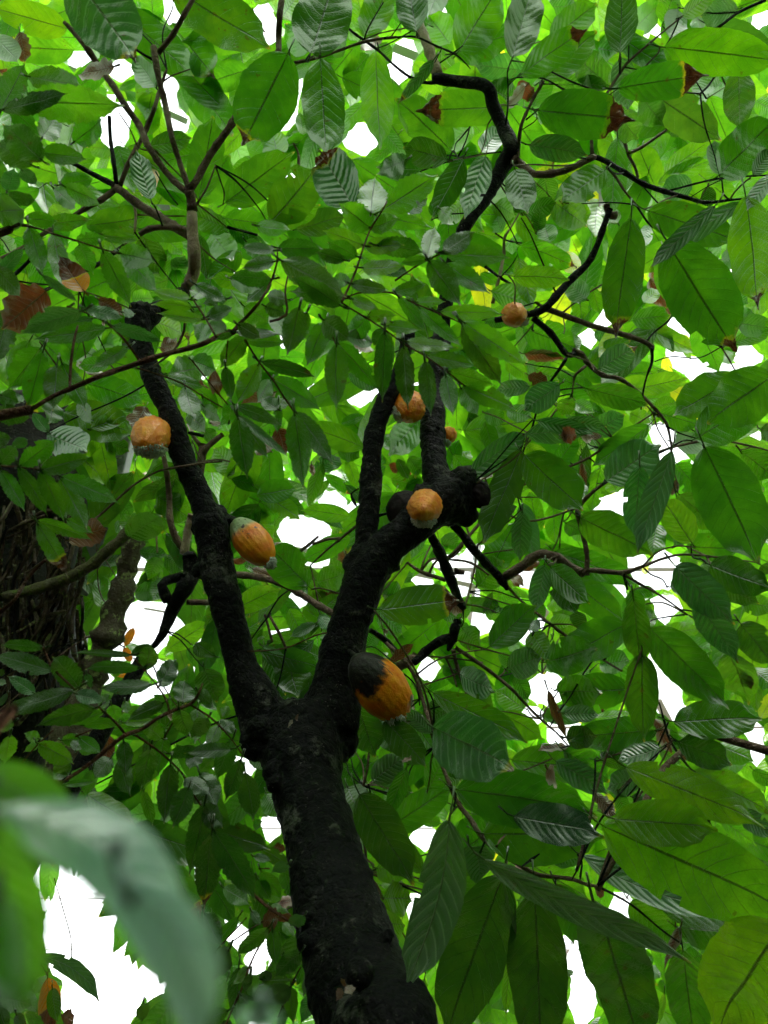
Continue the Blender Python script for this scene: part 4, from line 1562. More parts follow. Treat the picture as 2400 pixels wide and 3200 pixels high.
# ------------------------------------------------------------------ branches
tr_geo = []; paths = []
ox = oy = 0; sc = 1.
for ln in BRANCHES.strip().split('\n'):
    if ln[0] == '#': continue
    if ln[0] == 'F': ox = oy = 0; sc = 2400 / 1659; continue
    if ln[0] == 'R': _, a, b = ln.split(); ox, oy = int(a), int(b); sc = 640 / 1659; continue
    h, r = ln.split(':'); own, k, d0, d1 = h.split(); d0, d1 = float(d0), float(d1)
    pp = [tuple(map(float, q.split(','))) for q in r.split()]
    L = [0.]
    for i in range(1, len(pp)): L.append(L[-1] + math.hypot(pp[i][0] - pp[i - 1][0], pp[i][1] - pp[i - 1][1]))
    pts = []
    for i, (x, y, wd) in enumerate(pp):
        d = d0 + (d1 - d0) * L[i] / L[-1]
        if 0 < i < len(pp) - 1 and own != 'T': d += .02 * math.sin(i * 2.3 + d0 * 50)
        pts.append((P(ox + x * sc, oy + y * sc, d), max(.0011, wd * (.88 if (own == 'M' and k == 'k') else 1.) * sc / FPX * d / 2)))
    paths.append((own, k, pts))
# trunk and main limbs: one skin
first = True; V, F = [], []
def add(v, f):
    o = len(V); V.extend(v); F.extend([tuple(i + o for i in q) for q in f])
for own, k, pts in paths:
    if own != 'T': continue
    if first:
        p0, r0 = pts[0]; g = Vector(main.location); base = [(g + Vector((0, 0, -.1)), r0 * 1.7), (g + Vector((0, 0, .15)), r0 * 1.25), (g.lerp(p0, .5) + Vector((0, 0, .05)), r0 * 1.08)]
        pts = base + pts; first = False
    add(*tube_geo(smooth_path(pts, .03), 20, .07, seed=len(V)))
def lump(c, r, sq=(1, 1, 1), amp=.35, fr=2.2, seg=14):
    v, f = [], []
    for i in range(seg + 1):
        th = math.pi * i / seg
        for j in range(seg * 2):
            a = math.pi * j / seg; d = Vector((math.sin(th) * math.cos(a), math.sin(th) * math.sin(a), math.cos(th)))
            q = r * (1 + amp * noise.noise(d * fr + c * 9) + amp * .5 * noise.noise(d * fr * 3 + c * 5))
            v.append(c + Vector((d.x * q * sq[0], d.y * q * sq[1], d.z * q * sq[2])))
            if i:
                o = (i - 1) * seg * 2; k2 = (j + 1) % (seg * 2); f.append((o + j, o + k2, o + seg * 2 + k2, o + seg * 2 + j))
    return v, f
S2 = 2400 / 1659
for x, y, r, d in [(565, 1600, 42, 1.72), (640, 1570, 58, 1.78), (700, 1575, 54, 1.8), (735, 1600, 40, 1.8), (590, 1665, 22, 1.62), (596, 1690, 18, 1.6), (668, 1985, 26, 1.33), (672, 2040, 30, 1.28),
                   (460, 1125, 38, 2.0), (432, 1140, 20, 2.0), (495, 1130, 18, 1.98), (500, 1150, 14, 1.98), (306, 680, 32, 2.07), (325, 678, 22, 2.08), (930, 1082, 44, 1.97), (985, 1068, 46, 1.97), (965, 1108, 32, 1.96),
                   (1000, 1040, 34, 1.97), (800, 1045, 27, 1.97), (780, 1215, 38, 1.9), (825, 1212, 38, 1.9), (1004, 1110, 28, 1.97), (790, 1890, 16, 1.42), (838, 2020, 16, 1.25), (430, 1235, 16, 1.93), (505, 1235, 8, 1.9), (500, 1280, 8, 1.88),
                   (395, 980, 22, 2.03), (735, 1630, 20, 1.74), (775, 2105, 30, 1.06), (560, 1570, 24, 1.7)]:
    add(*lump(P(x * S2, y * S2, d), r * S2 / FPX * d, seg=10))
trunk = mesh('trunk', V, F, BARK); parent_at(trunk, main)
rm = trunk.modifiers.new('skin', 'REMESH'); rm.mode = 'VOXEL'; rm.voxel_size = .0055; rm.use_smooth_shade = True
sm = trunk.modifiers.new('soft', 'SMOOTH'); sm.iterations = 2; sm.factor = .6
tx = bpy.data.textures.new('bark_relief', 'CLOUDS'); tx.noise_scale = .016; tx.noise_depth = 4
dm = trunk.modifiers.new('relief', 'DISPLACE'); dm.texture = tx; dm.strength = .009; dm.texture_coords = 'GLOBAL'; dm.mid_level = .5
tx2 = bpy.data.textures.new('bark_lumps', 'CLOUDS'); tx2.noise_scale = .09
dm2 = trunk.modifiers.new('lumps', 'DISPLACE'); dm2.texture = tx2; dm2.strength = .014; dm2.texture_coords = 'GLOBAL'; dm2.mid_level = .5
for own, k, pts in paths:
    if own == 'T': continue
    par = OWN[own]; rmax = max(r for _, r in pts)
    sp = smooth_path(pts, max(.012, rmax * 1.2)); o = mesh('branch' if rmax > .009 else 'twig', *tube_geo(sp, 12 if rmax > .02 else 8 if rmax > .006 else 6, .10 if rmax > .01 else .06, nodes=rmax < .02), BMAT[k])
    parent_at(o, par)
    if rmax > .022: s_ = o.modifiers.new('sub', 'SUBSURF'); s_.levels = s_.render_levels = 1; d_ = o.modifiers.new('relief', 'DISPLACE'); d_.texture = tx; d_.strength = .008; d_.texture_coords = 'GLOBAL'; d_.mid_level = .5
# moss line along the lit edge of the main limb, dry shreds
def strand(name, pts, r, mat, par, sides=5):
    o = mesh(name, *tube_geo(smooth_path([(p, r * U(.7, 1.2)) for p in pts], .01), sides, .2, seed=rnd() * 9), mat); parent_at(o, par); return o
# ------------------------------------------------------------------ leaves
TONE = {  # light let through, light sent back (by age, kind and depth of green)
 'l': ((.155, .405, .009), (.042, .088, .008)), 'g': ((.082, .265, .006), (.024, .062, .008)), 'd': ((.048, .150, .006), (.016, .040, .009)),
 's': ((.044, .150, .016), (.085, .145, .078)), 'k': ((.07, .20, .035), (.055, .09, .04)), 'y': ((.66, .70, .02), (.32, .33, .03)),
 'o': ((.74, .24, .012), (.34, .12, .02)), 'b': ((.13, .036, .012), (.16, .075, .045)),
 'v': ((.205, .50, .006), (.07, .12, .010)), 'F': ((.42, .62, .45), (.36, .46, .37)), 'G': ((.16, .52, .02), (.05, .16, .02)), 'D': ((.02, .07, .02), (.018, .045, .02))}  # F: sky sheen and missing light put into its pale colours
DC = {-2: .13, -1: .15, 0: 1.3, 1: 1.55, 2: 1.9, 3: 2.45, 4: 3.1, 5: 3.9}
DT = {0: 1.08, 1: 1.24, 2: 1.45, 3: 1.75}
def leaf_geo(B, T, hw, tone, toothed=False, brown=0., curve=0., roll=0., nu=3, nv=16, ribs=.3, petiole=True, sag=.05, seed=None, bubble=.0):
    """one leaf between two points: blade with midrib fold, side-vein ribs, wavy or toothed rim, and its stalk"""
    seed = seed if seed is not None else U(0, 99); a = T - B; L = a.length; a /= L
    mid = (B + T) * .5; view = (mid - CAM).normalized()
    s = a.cross(view)
    if s.length < 1e-4: s = frame(a)[0]
    s.normalize(); n = s.cross(a).normalized()           # n towards or away from the camera
    if n.dot(view) > 0: n = -n
    s = (s * math.cos(roll) + n * math.sin(roll)).normalized(); n = a.cross(s).normalized()
    if n.z > 0: up = n
    else: up = -n
    hw = hw / max(.45, math.cos(roll))
    px = U(.50, .66) if not toothed else U(.62, .8); py = U(.55, .80) if not toothed else U(.85, 1.15)
    vm = px / (px + py); hm = vm ** px * (1 - vm) ** py; blunt = U(.1, .62) if not toothed else U(0, .25)
    fold = U(.10, .30) * (1 if rnd() < .75 else -.5); dead = tone == 'b'
    verts, uvs, faces = [], [], []
    us = [-1 + j / nu for j in range(2 * nu + 1)]
    wav = U(.03, .11) if not dead else .16; curl = U(-.12, .12) if not dead else U(.5, 1.0) * random.choice((-1, 1)); twist = U(-.25, .25) if not dead else U(-.9, .9)
    for i in range(nv + 1):
        v = i / nv; vv = min(max(v, .004), .996)
        h = (vv ** px * (1 - vv) ** py) / hm; h2 = max(0., 1 - abs(2 * vv - 1) ** 2.6) ** .55; k_ = blunt * min(1., max(0., (1.02 - vv) / .5)) ** .7; h = h * (1 - k_) + h2 * k_
        if v > .84: h *= 1 - .62 * math.sin(min(1, (v - .84) / .13) * 1.57) * (1 - .3 * (v > .97))
        if toothed: h *= 1 - .15 * ((v * 10.5 + .2) % 1.0)
        h *= 1 + .05 * noise.noise(Vector((v * 4, seed, 0)))
        if brown and v > 1 - brown: h *= (.92 - .35 * (v - 1 + brown) / brown) * (1 + .35 * noise.noise(Vector((v * 30, seed, 3))))
        if dead: h *= 1 + .4 * noise.noise(Vector((v * 9, seed, 5)))
        c = B + a * (L * v) + s * (curve * L * 4 * v * (1 - v)) + up * (sag * L * 4 * v * (1 - v))
        if v > .8: c -= Vector((0, 0, 1)) * (L * .35 * (v - .8) ** 1.3)
        tw = twist * (v - .3); sd = (s * math.cos(tw) + n * math.sin(tw)); nn = (n * math.cos(tw) - s * math.sin(tw))
        for u in us:
            au = abs(u); z = -fold * au * hw * h * (1 if n.z > 0 else -1)
            z += curl * hw * h * u * au
            z += hw * wav * au * au * math.sin(v * 17 + (2 if u > 0 else 0) + seed * 3) + hw * .16 * noise.noise(Vector((u * 1.3, v * 3.5, seed)))
            ph = (v * 10 - 1.9 * au ** 1.25 + (.38 if u > 0 else 0)) * 6.2832
            z += bubble * hw * math.cos(ph) * (1 - au ** 3) * min(1, au * 4)
            if brown and v > 1 - brown: z += hw * .35 * noise.noise(Vector((u * 3, v * 18, seed)))
            e = u * hw * h
            if au > .99: e *= 1 + .06 * noise.noise(Vector((v * 9, seed, u))) + .03 * noise.noise(Vector((v * 30, seed, u)))
            verts.append(c + sd * e + nn * z); uvs.append((u * .5 + .5, v))
        if i:
            w_ = 2 * nu + 1; o = (i - 1) * w_
            for j in range(2 * nu): faces.append((o + j, o + j + 1, o + w_ + j + 1, o + w_ + j))
    if nv >= 16 and not dead and tone not in 'FGD' and rnd() < .14:      # bites along the rim
        for _ in range(random.choice((1, 1, 2))):
            r0 = int(U(.2, .8) * nv); side = random.choice((0, 1)); dp = random.choice((1, 1, 2)) if nv > 20 else 1; ln_ = random.choice((2, 3, 4)) if nv > 20 else 1
            for rr in range(r0, min(nv - 1, r0 + ln_)):
                k_ = dp if rr not in (r0, r0 + ln_ - 1) else max(1, dp - 1)
                for j in range(k_): faces[rr * 2 * nu + (j if side else 2 * nu - 1 - j)] = None
        faces = [q for q in faces if q is not None]
    if petiole:
        pl = min(.035, L * .16); q = [(B - a * pl + Vector((0, 0, pl * .5)), .0022), (B - a * pl * .45 + Vector((0, 0, pl * .12)), .0018), (B + a * .004, .0012)]
        v3, f3 = tube_geo(q, 4, 0.); o = len(verts); verts += v3; faces += [tuple(k + o for k in f) for f in f3]; uvs += [(.5, .02)] * len(v3)
    return verts, faces, uvs
def leaf_attrs(me, uvs, tr, df, wear):
    uvl = me.uv_layers.new(name='UVMap'); li = np.empty(len(me.loops), dtype=np.int32); me.loops.foreach_get('vertex_index', li)
    uvl.data.foreach_set('uv', np.asarray(uvs, dtype=np.float32)[li].ravel())
    for nm, arr in (('leaf_transmit', tr), ('leaf_reflect', df), ('leaf_wear', wear)):
        at = me.attributes.new(nm, 'FLOAT_VECTOR', 'POINT'); at.data.foreach_set('vector', np.asarray(arr, dtype=np.float32).ravel())
def vary(c, s=.14):
    k = 1 + U(-s, s); wm = U(-.12, .14); return (min(.9, c[0] * k * (1 + wm * 1.6)), min(.9, c[1] * k), c[2] * k)
counts = {}
def leaf_obj(par, B, T, hw, tone, toothed, brown, **kw):
    v, f, uvs = leaf_geo(B, T, hw, tone, toothed, brown, **kw)
    o = mesh('leaf', v, f, TLEAF if toothed else LEAF); n = len(v); t, d = TONE[tone]; t = vary(t); d = vary(d, .1)
    leaf_attrs(o.data, uvs, [t] * n, [d] * n, [(brown, rnd(), kw.get('ribs', .3))] * n); parent_at(o, par); counts[par.name] = counts.get(par.name, 0) + 1
    if tone == 'b': o['label'] = 'dry curled brown leaf'
    elif tone == 'o': o['label'] = 'orange withering leaf'
    elif tone == 'y': o['label'] = 'yellowing leaf'
    elif brown >= .1: o['label'] = 'leaf with dead brown tip'
    return o
gaps = []
for ln in GAPS.strip().split('\n'):
    if ln[0] == 'R': _, a, b = ln.split(); ox, oy = int(a), int(b); continue
    for g in ln.split(';'):
        x, y, rx, ry = map(float, g.split()); s = 640 / 1659; rx *= 1.3; ry *= 1.3; gaps.append((ox + x * s, oy + y * s, rx * s, ry * s))
G = np.array(gaps)
def in_gap(x, y, m=0.): return bool((((x - G[:, 0]) / (G[:, 2] + m)) ** 2 + ((y - G[:, 1]) / (G[:, 3] + m)) ** 2 < 1).any())
def hits(x0, y0, x1, y1, wd):
    L_ = math.hypot(x1 - x0, y1 - y0) + 1e-6; ux, uy = (x1 - x0) / L_, (y1 - y0) / L_; q = [(t, w_) for t in (.1, .3, .5, .7, .9) for w_ in (-.4, 0, .4)]
    return sum(in_gap(x0 + (x1 - x0) * t - uy * w_ * wd, y0 + (y1 - y0) * t + ux * w_ * wd) for t, w_ in q) / len(q)
bases = []; cover = []      # for the far filling: where leaves already stand
for ln in LEAVES.strip().split('\n'):
    if ln[0] == 'R': _, a, b = ln.split(); ox, oy = int(a), int(b); continue
    q = ln.split(); bx, by, tx_, ty, wd = map(float, q[:5]); k = q[5]; lay = int(q[6]); brown = 0.; curve = 0.
    if len(q) > 7:
        if q[7][0] == 'v': curve = float(q[7][1:])
        else: brown = float(q[7])
    if len(q) > 8: curve = float(q[8][1:])
    if q[-1][0] != 'v' and 'v' in q[-1]: brown, curve = 0., float(q[-1].split('v')[1])
    toothed = k[0] == 't'; tone = k[-1]; s = 640 / 1659
    x0, y0, x1, y1 = ox + bx * s, oy + by * s, ox + tx_ * s, oy + ty * s; wp = wd * s
    if lay >= 2 and tone not in 'ob':
        for _ in range(4):
            hf = hits(x0, y0, x1, y1, wp)
            if hf <= (.06 if lay > 3 else .14): break
            best = (hf, x0, y0, x1, y1, wp)
            for dx, dy, kz in ((12, 0, 1), (-12, 0, 1), (0, 12, 1), (0, -12, 1), (0, 0, .86), (20, 0, .9), (-20, 0, .9), (0, 20, .9), (0, -20, .9)):
                mx_, my_ = (x0 + x1) / 2 + dx, (y0 + y1) / 2 + dy; c_ = (mx_ + (x0 - x1) / 2 * kz, my_ + (y0 - y1) / 2 * kz, mx_ + (x1 - x0) / 2 * kz, my_ + (y1 - y0) / 2 * kz, wp * kz)
                h_ = hits(*c_)
                if h_ < best[0] - .01: best = (h_,) + c_
            _, x0, y0, x1, y1, wp = best
        if lay >= 4 and hits(x0, y0, x1, y1, wp) > .4: continue
    base = DT[lay] if toothed else DC[lay]; d = base * U(.955, 1.045); Lp = math.hypot(x1 - x0, y1 - y0)
    asp = wp / max(Lp, 1); tilt = U(-.35, .35)
    if asp > .62: tilt = random.choice((-1, 1)) * U(.6, .95)
    dl = Lp / FPX * d * tilt
    if lay >= 0 and not toothed and wp > 110: dl *= .5
    if tone == 's' and lay == 0 and not toothed: d = base * .87
    if tone == 'l' and lay == 0 and not toothed: d = base * .95
    if lay < 0: d = base * (1.35 if tone == 'G' and lay == -1 else 1.); dl *= .2
    B, T = P(x0, y0, d - dl / 2), P(x1, y1, d + dl / 2)
    B, T = P(x0, y0, d - dl / 2), P(x1, y1, d + dl / 2)
    hw = wp * (.93 if toothed else 1.07 if lay < 3 else .96) / FPX * d / 2
    big = wp > 85
    kw = dict(curve=curve, roll=U(-.45, .45) if not big else U(-.25, .25), nu=4 if big else 3, nv=(44 if big else 42 if (toothed and lay < 2) else 24 if toothed else 16), ribs=.85 if tone in 's' else U(.15, .4), bubble=(.032 if tone == 's' else .012) if big else 0.,
              petiole=lay < 4, sag=U(.02, .06))
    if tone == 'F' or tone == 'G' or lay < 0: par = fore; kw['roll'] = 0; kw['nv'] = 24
    elif toothed: par = ash
    elif lay <= 1: par = mid_t if (y0 > 2150 and x0 > 1180) else main
    elif lay == 2: par = main
    elif lay == 3: par = back_r if x0 > 1500 else left_tree if (x0 < 720 and y0 > 1150) else back_t
    else: par = back_f if y0 > 1150 or (x0 > 1150 and lay == 5) else back_r if x0 > 1150 else back_t
    if tone == 'D': par = mid_t
    if tone == 'D': d = 1.16; B, T = P(x0, y0, d), P(x1, y1, d + .05); hw = wp / FPX * d / 2
    leaf_obj(par, B, T, hw, tone, toothed, brown, **kw)
    if lay in (1, 2, 3) and tone != 'b': bases.append((par, toothed, B, T))
    if lay >= -1: cover.append((x0, y0, x1, y1, wp * .95))
print('leaves', counts)
# thin twigs that carry the leaves: from the stalk to the nearest branch
bp_ = []; 
for own, k, pts in paths:
    for q_, r_ in smooth_path(pts, .05): bp_.append((q_.x, q_.y, q_.z, 0 if own == 'A' else 1))
bp_ = np.array(bp_); nt_ = {}
for par, toothed, B, T in bases:
    if toothed: continue
    m_ = bp_[:, 3] == 1
    dd = np.linalg.norm(bp_[:, :3] - np.array(B), axis=1) + (~m_) * 9; j = int(dd.argmin())
    if not .03 < dd[j] < .42 or nt_.get(par.name, 0) > 170: continue
    nt_[par.name] = nt_.get(par.name, 0) + 1; E = Vector(bp_[j, :3]); a = (T - B).normalized(); L_ = dd[j]
    pp = [(E, .0028), (E.lerp(B, .35) + Vector((U(-.05, .05), U(-.05, .05), U(0, .07))) * L_, .0023), (E.lerp(B, .75) + Vector((0, 0, .04 * L_)), .0019), (B - a * .012, .0017)]
    t_ = mesh('twig', *tube_geo(smooth_path(pp, .02), 5, .05, nodes=True), BARK if rnd() < .5 else BARKN); parent_at(t_, par)
print('twigs', nt_)
# ------------------------------------------------------------------ far filling: leaves of the canopy trees too small and deep to pick apart
fills = {back_t: [], back_r: [], back_f: []}
filled = []
def overlap_gap(pts): return any(in_gap(x, y, 1.) for x, y in pts)
def fill_at(x, y, lo, hi, small=False):
    for attempt in range(9):
        d = U(lo, hi); ln_ = U(.13, .24) if not small else U(.07, .12); lp = ln_ / d * FPX; an = U(0, 2 * math.pi)
        if rnd() < .6: an = U(.15 * math.pi, .85 * math.pi)
        c, s = math.cos(an), math.sin(an); k = U(.34, .44); lp *= (1 - .07 * attempt)
        pts = [(x + c * lp * t - s * lp * k * w_ * .5, y + s * lp * t + c * lp * k * w_ * .5) for t in (-.5, -.3, 0, .3, .5) for w_ in ((-.9, 0, .9) if abs(t) < .4 else (0,))]
        if not overlap_gap(pts):
            return (x, y, d, lp, an, k)
    return None
CW, CH, CS = 300, 400, 8.
cvr = np.zeros((CH, CW), bool); YY, XX = np.mgrid[0:CH, 0:CW]; XX = XX * CS + CS / 2; YY = YY * CS + CS / 2
def stamp(x0, y0, x1, y1, wd):
    L_ = math.hypot(x1 - x0, y1 - y0) + 1e-6; r = L_ / 2 + 6; cx, cy = (x0 + x1) / 2, (y0 + y1) / 2
    i0, i1 = int(max(0, (cy - r) / CS)), int(min(CH, (cy + r) / CS + 1)); j0, j1 = int(max(0, (cx - r) / CS)), int(min(CW, (cx + r) / CS + 1))
    if i1 <= i0 or j1 <= j0: return
    X = XX[i0:i1, j0:j1] - cx; Y = YY[i0:i1, j0:j1] - cy; ux, uy = (x1 - x0) / L_, (y1 - y0) / L_
    a_ = (X * ux + Y * uy) / (L_ / 2); b_ = (-X * uy + Y * ux) / (wd / 2); cvr[i0:i1, j0:j1] |= (np.abs(a_) ** 2.2 + np.abs(b_) ** 2) < .84
for q in cover: stamp(*q)
gm = np.zeros((CH, CW), bool)
for gx, gy, rx, ry in gaps: gm |= ((XX - gx) / (rx + 2)) ** 2 + ((YY - gy) / (ry + 2)) ** 2 < 1
def owner(x, y): return back_t if (y < 1250 and x < 1200) else back_r if x > 1200 and y < 1700 else back_f
def place(x, y, lo, hi, big=1.):
    best = None
    for attempt in range(16):
        d = U(lo, hi); lp = U(.20, .31) * big * (1 - .045 * attempt) / d * FPX; an = U(.1 * math.pi, .9 * math.pi) if rnd() < .7 else U(0, 2 * math.pi); c, s_ = math.cos(an), math.sin(an); k = U(.31, .40)
        x_, y_ = x + U(-.3, .3) * lp * c, y + U(-.3, .3) * lp * s_
        pts = [(x_ + c * lp * t - s_ * lp * k * w_ * .5, y_ + s_ * lp * t + c * lp * k * w_ * .5) for t in (-.5, -.28, 0, .28, .5) for w_ in ((-.9, 0, .9) if abs(t) < .4 else (0,))]
        n_ = sum(in_gap(px_, py_, 1.) for px_, py_ in pts)
        if n_ == 0 and not any(in_gap(px_, py_, 7.) for px_, py_ in pts[::2]): return (x_, y_, d, lp, an, k)
    return None
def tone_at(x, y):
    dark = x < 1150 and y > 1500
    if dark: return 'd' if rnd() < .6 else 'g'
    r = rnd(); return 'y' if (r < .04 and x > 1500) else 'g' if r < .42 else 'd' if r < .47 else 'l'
for rounds, (lo, hi, big) in enumerate(((3.0, 4.2, 1.2), (3.4, 4.8, 1.0), (3.8, 5.2, .8), (3.8, 5.2, .5), (4., 5.2, .35))):
    free = np.argwhere(~cvr & ~gm); np.random.default_rng(rounds).shuffle(free)
    for i, j in free:
        if cvr[i, j]: continue
        r = place(j * CS + 4, i * CS + 4, lo, hi, big)
        if r:
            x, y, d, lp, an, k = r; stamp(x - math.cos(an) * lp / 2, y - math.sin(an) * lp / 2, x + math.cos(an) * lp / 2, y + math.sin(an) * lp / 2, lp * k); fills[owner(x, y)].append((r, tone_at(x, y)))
for i in range(220):      # a second, deeper storey
    x, y = U(-100, 2500), U(-100, 3300)
    if in_gap(x, y, 4): continue
    r = place(x, y, 4.2, 5.6)
    if r: fills[owner(x, y)].append((r, tone_at(x, y)))
for i in range(2600):     # just outside the picture
    x, y = U(-900, 3300), U(-800, 3700)
    if -60 < x < 2460 and -60 < y < 3260: continue
    fills[owner(x, y)].append(((x, y, U(2.6, 5), U(110, 190), U(0, 6.28), U(.36, .46)), 'lgd'[int(rnd() * 3)]))
print('uncovered', (~cvr & ~gm).sum(), 'gap cells', gm.sum())
for par, lst in fills.items():
    AV, AF, AU, AT, AD, AW = [], [], [], [], [], []
    lst.sort(key=lambda q: -q[0][3] * (-10 < q[0][0] < 2410 and -10 < q[0][1] < 3210)); nb = max(0, 292 - counts.get(par.name, 0))
    for (x, y, d, lp, an, k), tn in lst[:nb]:       # the largest of them are leaves of their own
        c, s = math.cos(an), math.sin(an); dl = lp / FPX * d * U(-.4, .4)
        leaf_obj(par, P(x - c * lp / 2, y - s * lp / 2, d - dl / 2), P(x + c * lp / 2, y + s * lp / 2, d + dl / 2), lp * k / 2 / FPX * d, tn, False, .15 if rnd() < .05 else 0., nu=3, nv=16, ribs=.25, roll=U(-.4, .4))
    lst = lst[nb:]
    for (x, y, d, lp, an, k), tn in lst:
        c, s = math.cos(an), math.sin(an); dl = lp / FPX * d * U(-.5, .5)
        v, f, uvs = leaf_geo(P(x - c * lp / 2, y - s * lp / 2, d - dl / 2), P(x + c * lp / 2, y + s * lp / 2, d + dl / 2), lp * k / 2 / FPX * d, tn, False, 0., nu=1, nv=7, petiole=True, roll=U(-.5, .5))
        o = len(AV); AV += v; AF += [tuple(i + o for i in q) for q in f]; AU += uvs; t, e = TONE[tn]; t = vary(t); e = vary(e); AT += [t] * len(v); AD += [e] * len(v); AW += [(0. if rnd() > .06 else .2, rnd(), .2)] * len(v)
    o = mesh('foliage', AV, AF, LEAF); leaf_attrs(o.data, AU, AT, AD, AW); o['kind'] = 'stuff'; parent_at(o, par); print('fill', par.name, len(lst))
# ------------------------------------------------------------------ stems that carry the outer trees down to the ground
def stem(par, pts, mat, name='trunk', sides=14):
    o = mesh(name, *tube_geo(smooth_path([(Vector(p), r) for p, r in pts], .12), sides, .06, seed=rnd() * 9), mat); parent_at(o, par); return o
def reach(par, top, r0, ends, mat):
    for e, r1 in ends:
        m_ = top.lerp(e, .5) + Vector((0, 0, .25)); stem(par, [(top, r0), (m_, (r0 + r1) / 2), (e, r1)], mat, 'branch', 8)
l = Vector(ash.location); stem(ash, [(l, .07), (l + Vector((.1, 0, 1.6)), .055), (l + Vector((.35, .2, 2.9)), .04)], BARKN)
e_ = P(80 * .386, 640 + 200 * .386, 1.2); e2 = P(250 * .386, 640 + 1659 * .386, 1.1); e3 = P(-160, 1800, 1.2)
reach(ash, l + Vector((.32, .18, 2.7)), .03, [(e_, .006)], BARKR); reach(ash, l + Vector((.12, .02, 1.75)), .03, [(e2, .007)], BARKR)
reach(ash, l + Vector((.10, 0, 1.6)), .02, [(P(490 * .386, 1920 + 1370 * .386, 1.1), .0055), (P(0, 1280 + 1640 * .386, 1.3), .008), (P(-20, 1280 + 455 * .386, 1.15), .003)], BARKR)
l = Vector(left_tree.location); b0 = P(1190 * .386, 1280 + 1960 * .386, 2.5); b1 = P(1480 * .386, 1280 + 1120 * .386, 2.7)
stem(left_tree, [(l, .06), (l.lerp(b0, .5) + Vector((-.05, 0, -.1)), .05), (b0, .022)], BARK)
for l, ends, mat in ((back_r, [(3600, 600, 4), (2700, 300, 3.4), (2600, 1500, 3.4)], BARKN), (back_t, [(-500, 300, 3.6), (-300, 900, 3.4), (200, -400, 4.5)], BARKN), (back_f, [], BARKN), (mid_t, [(2700, 2500, 1.7)], BARKN)):
    b = Vector(l.location); top = b + Vector((U(-.2, .2), U(-.2, .2), 3.2 if l is not mid_t else 1.9))
    if l is back_f:
        stem(l, [(b, .1), (b + Vector((.1, .1, 4)), .07), (b + Vector((0, -1.5, 6)), .03)], mat)
    else:
        stem(l, [(b, .1), (b.lerp(top, .5) + Vector((.05, 0, 0)), .08), (top, .055)], mat); reach(l, top, .04, [(P(*e), .012) for e in ends], mat)
reach(mid_t, P(2700, 2500, 1.7), .012, [(P(1760 + 1730 * .386 - 560, 1920 + 2200 * .386 + 10, 1.5), .006)], BARKN)
lf = Vector(fore.location); stem(fore, [(lf, .012), (lf + Vector((.05, .05, .8)), .009), (P(-420, 2600, .36), .004), (P(-130, 2430, .36), .002)], BARKR, 'stem', 8)
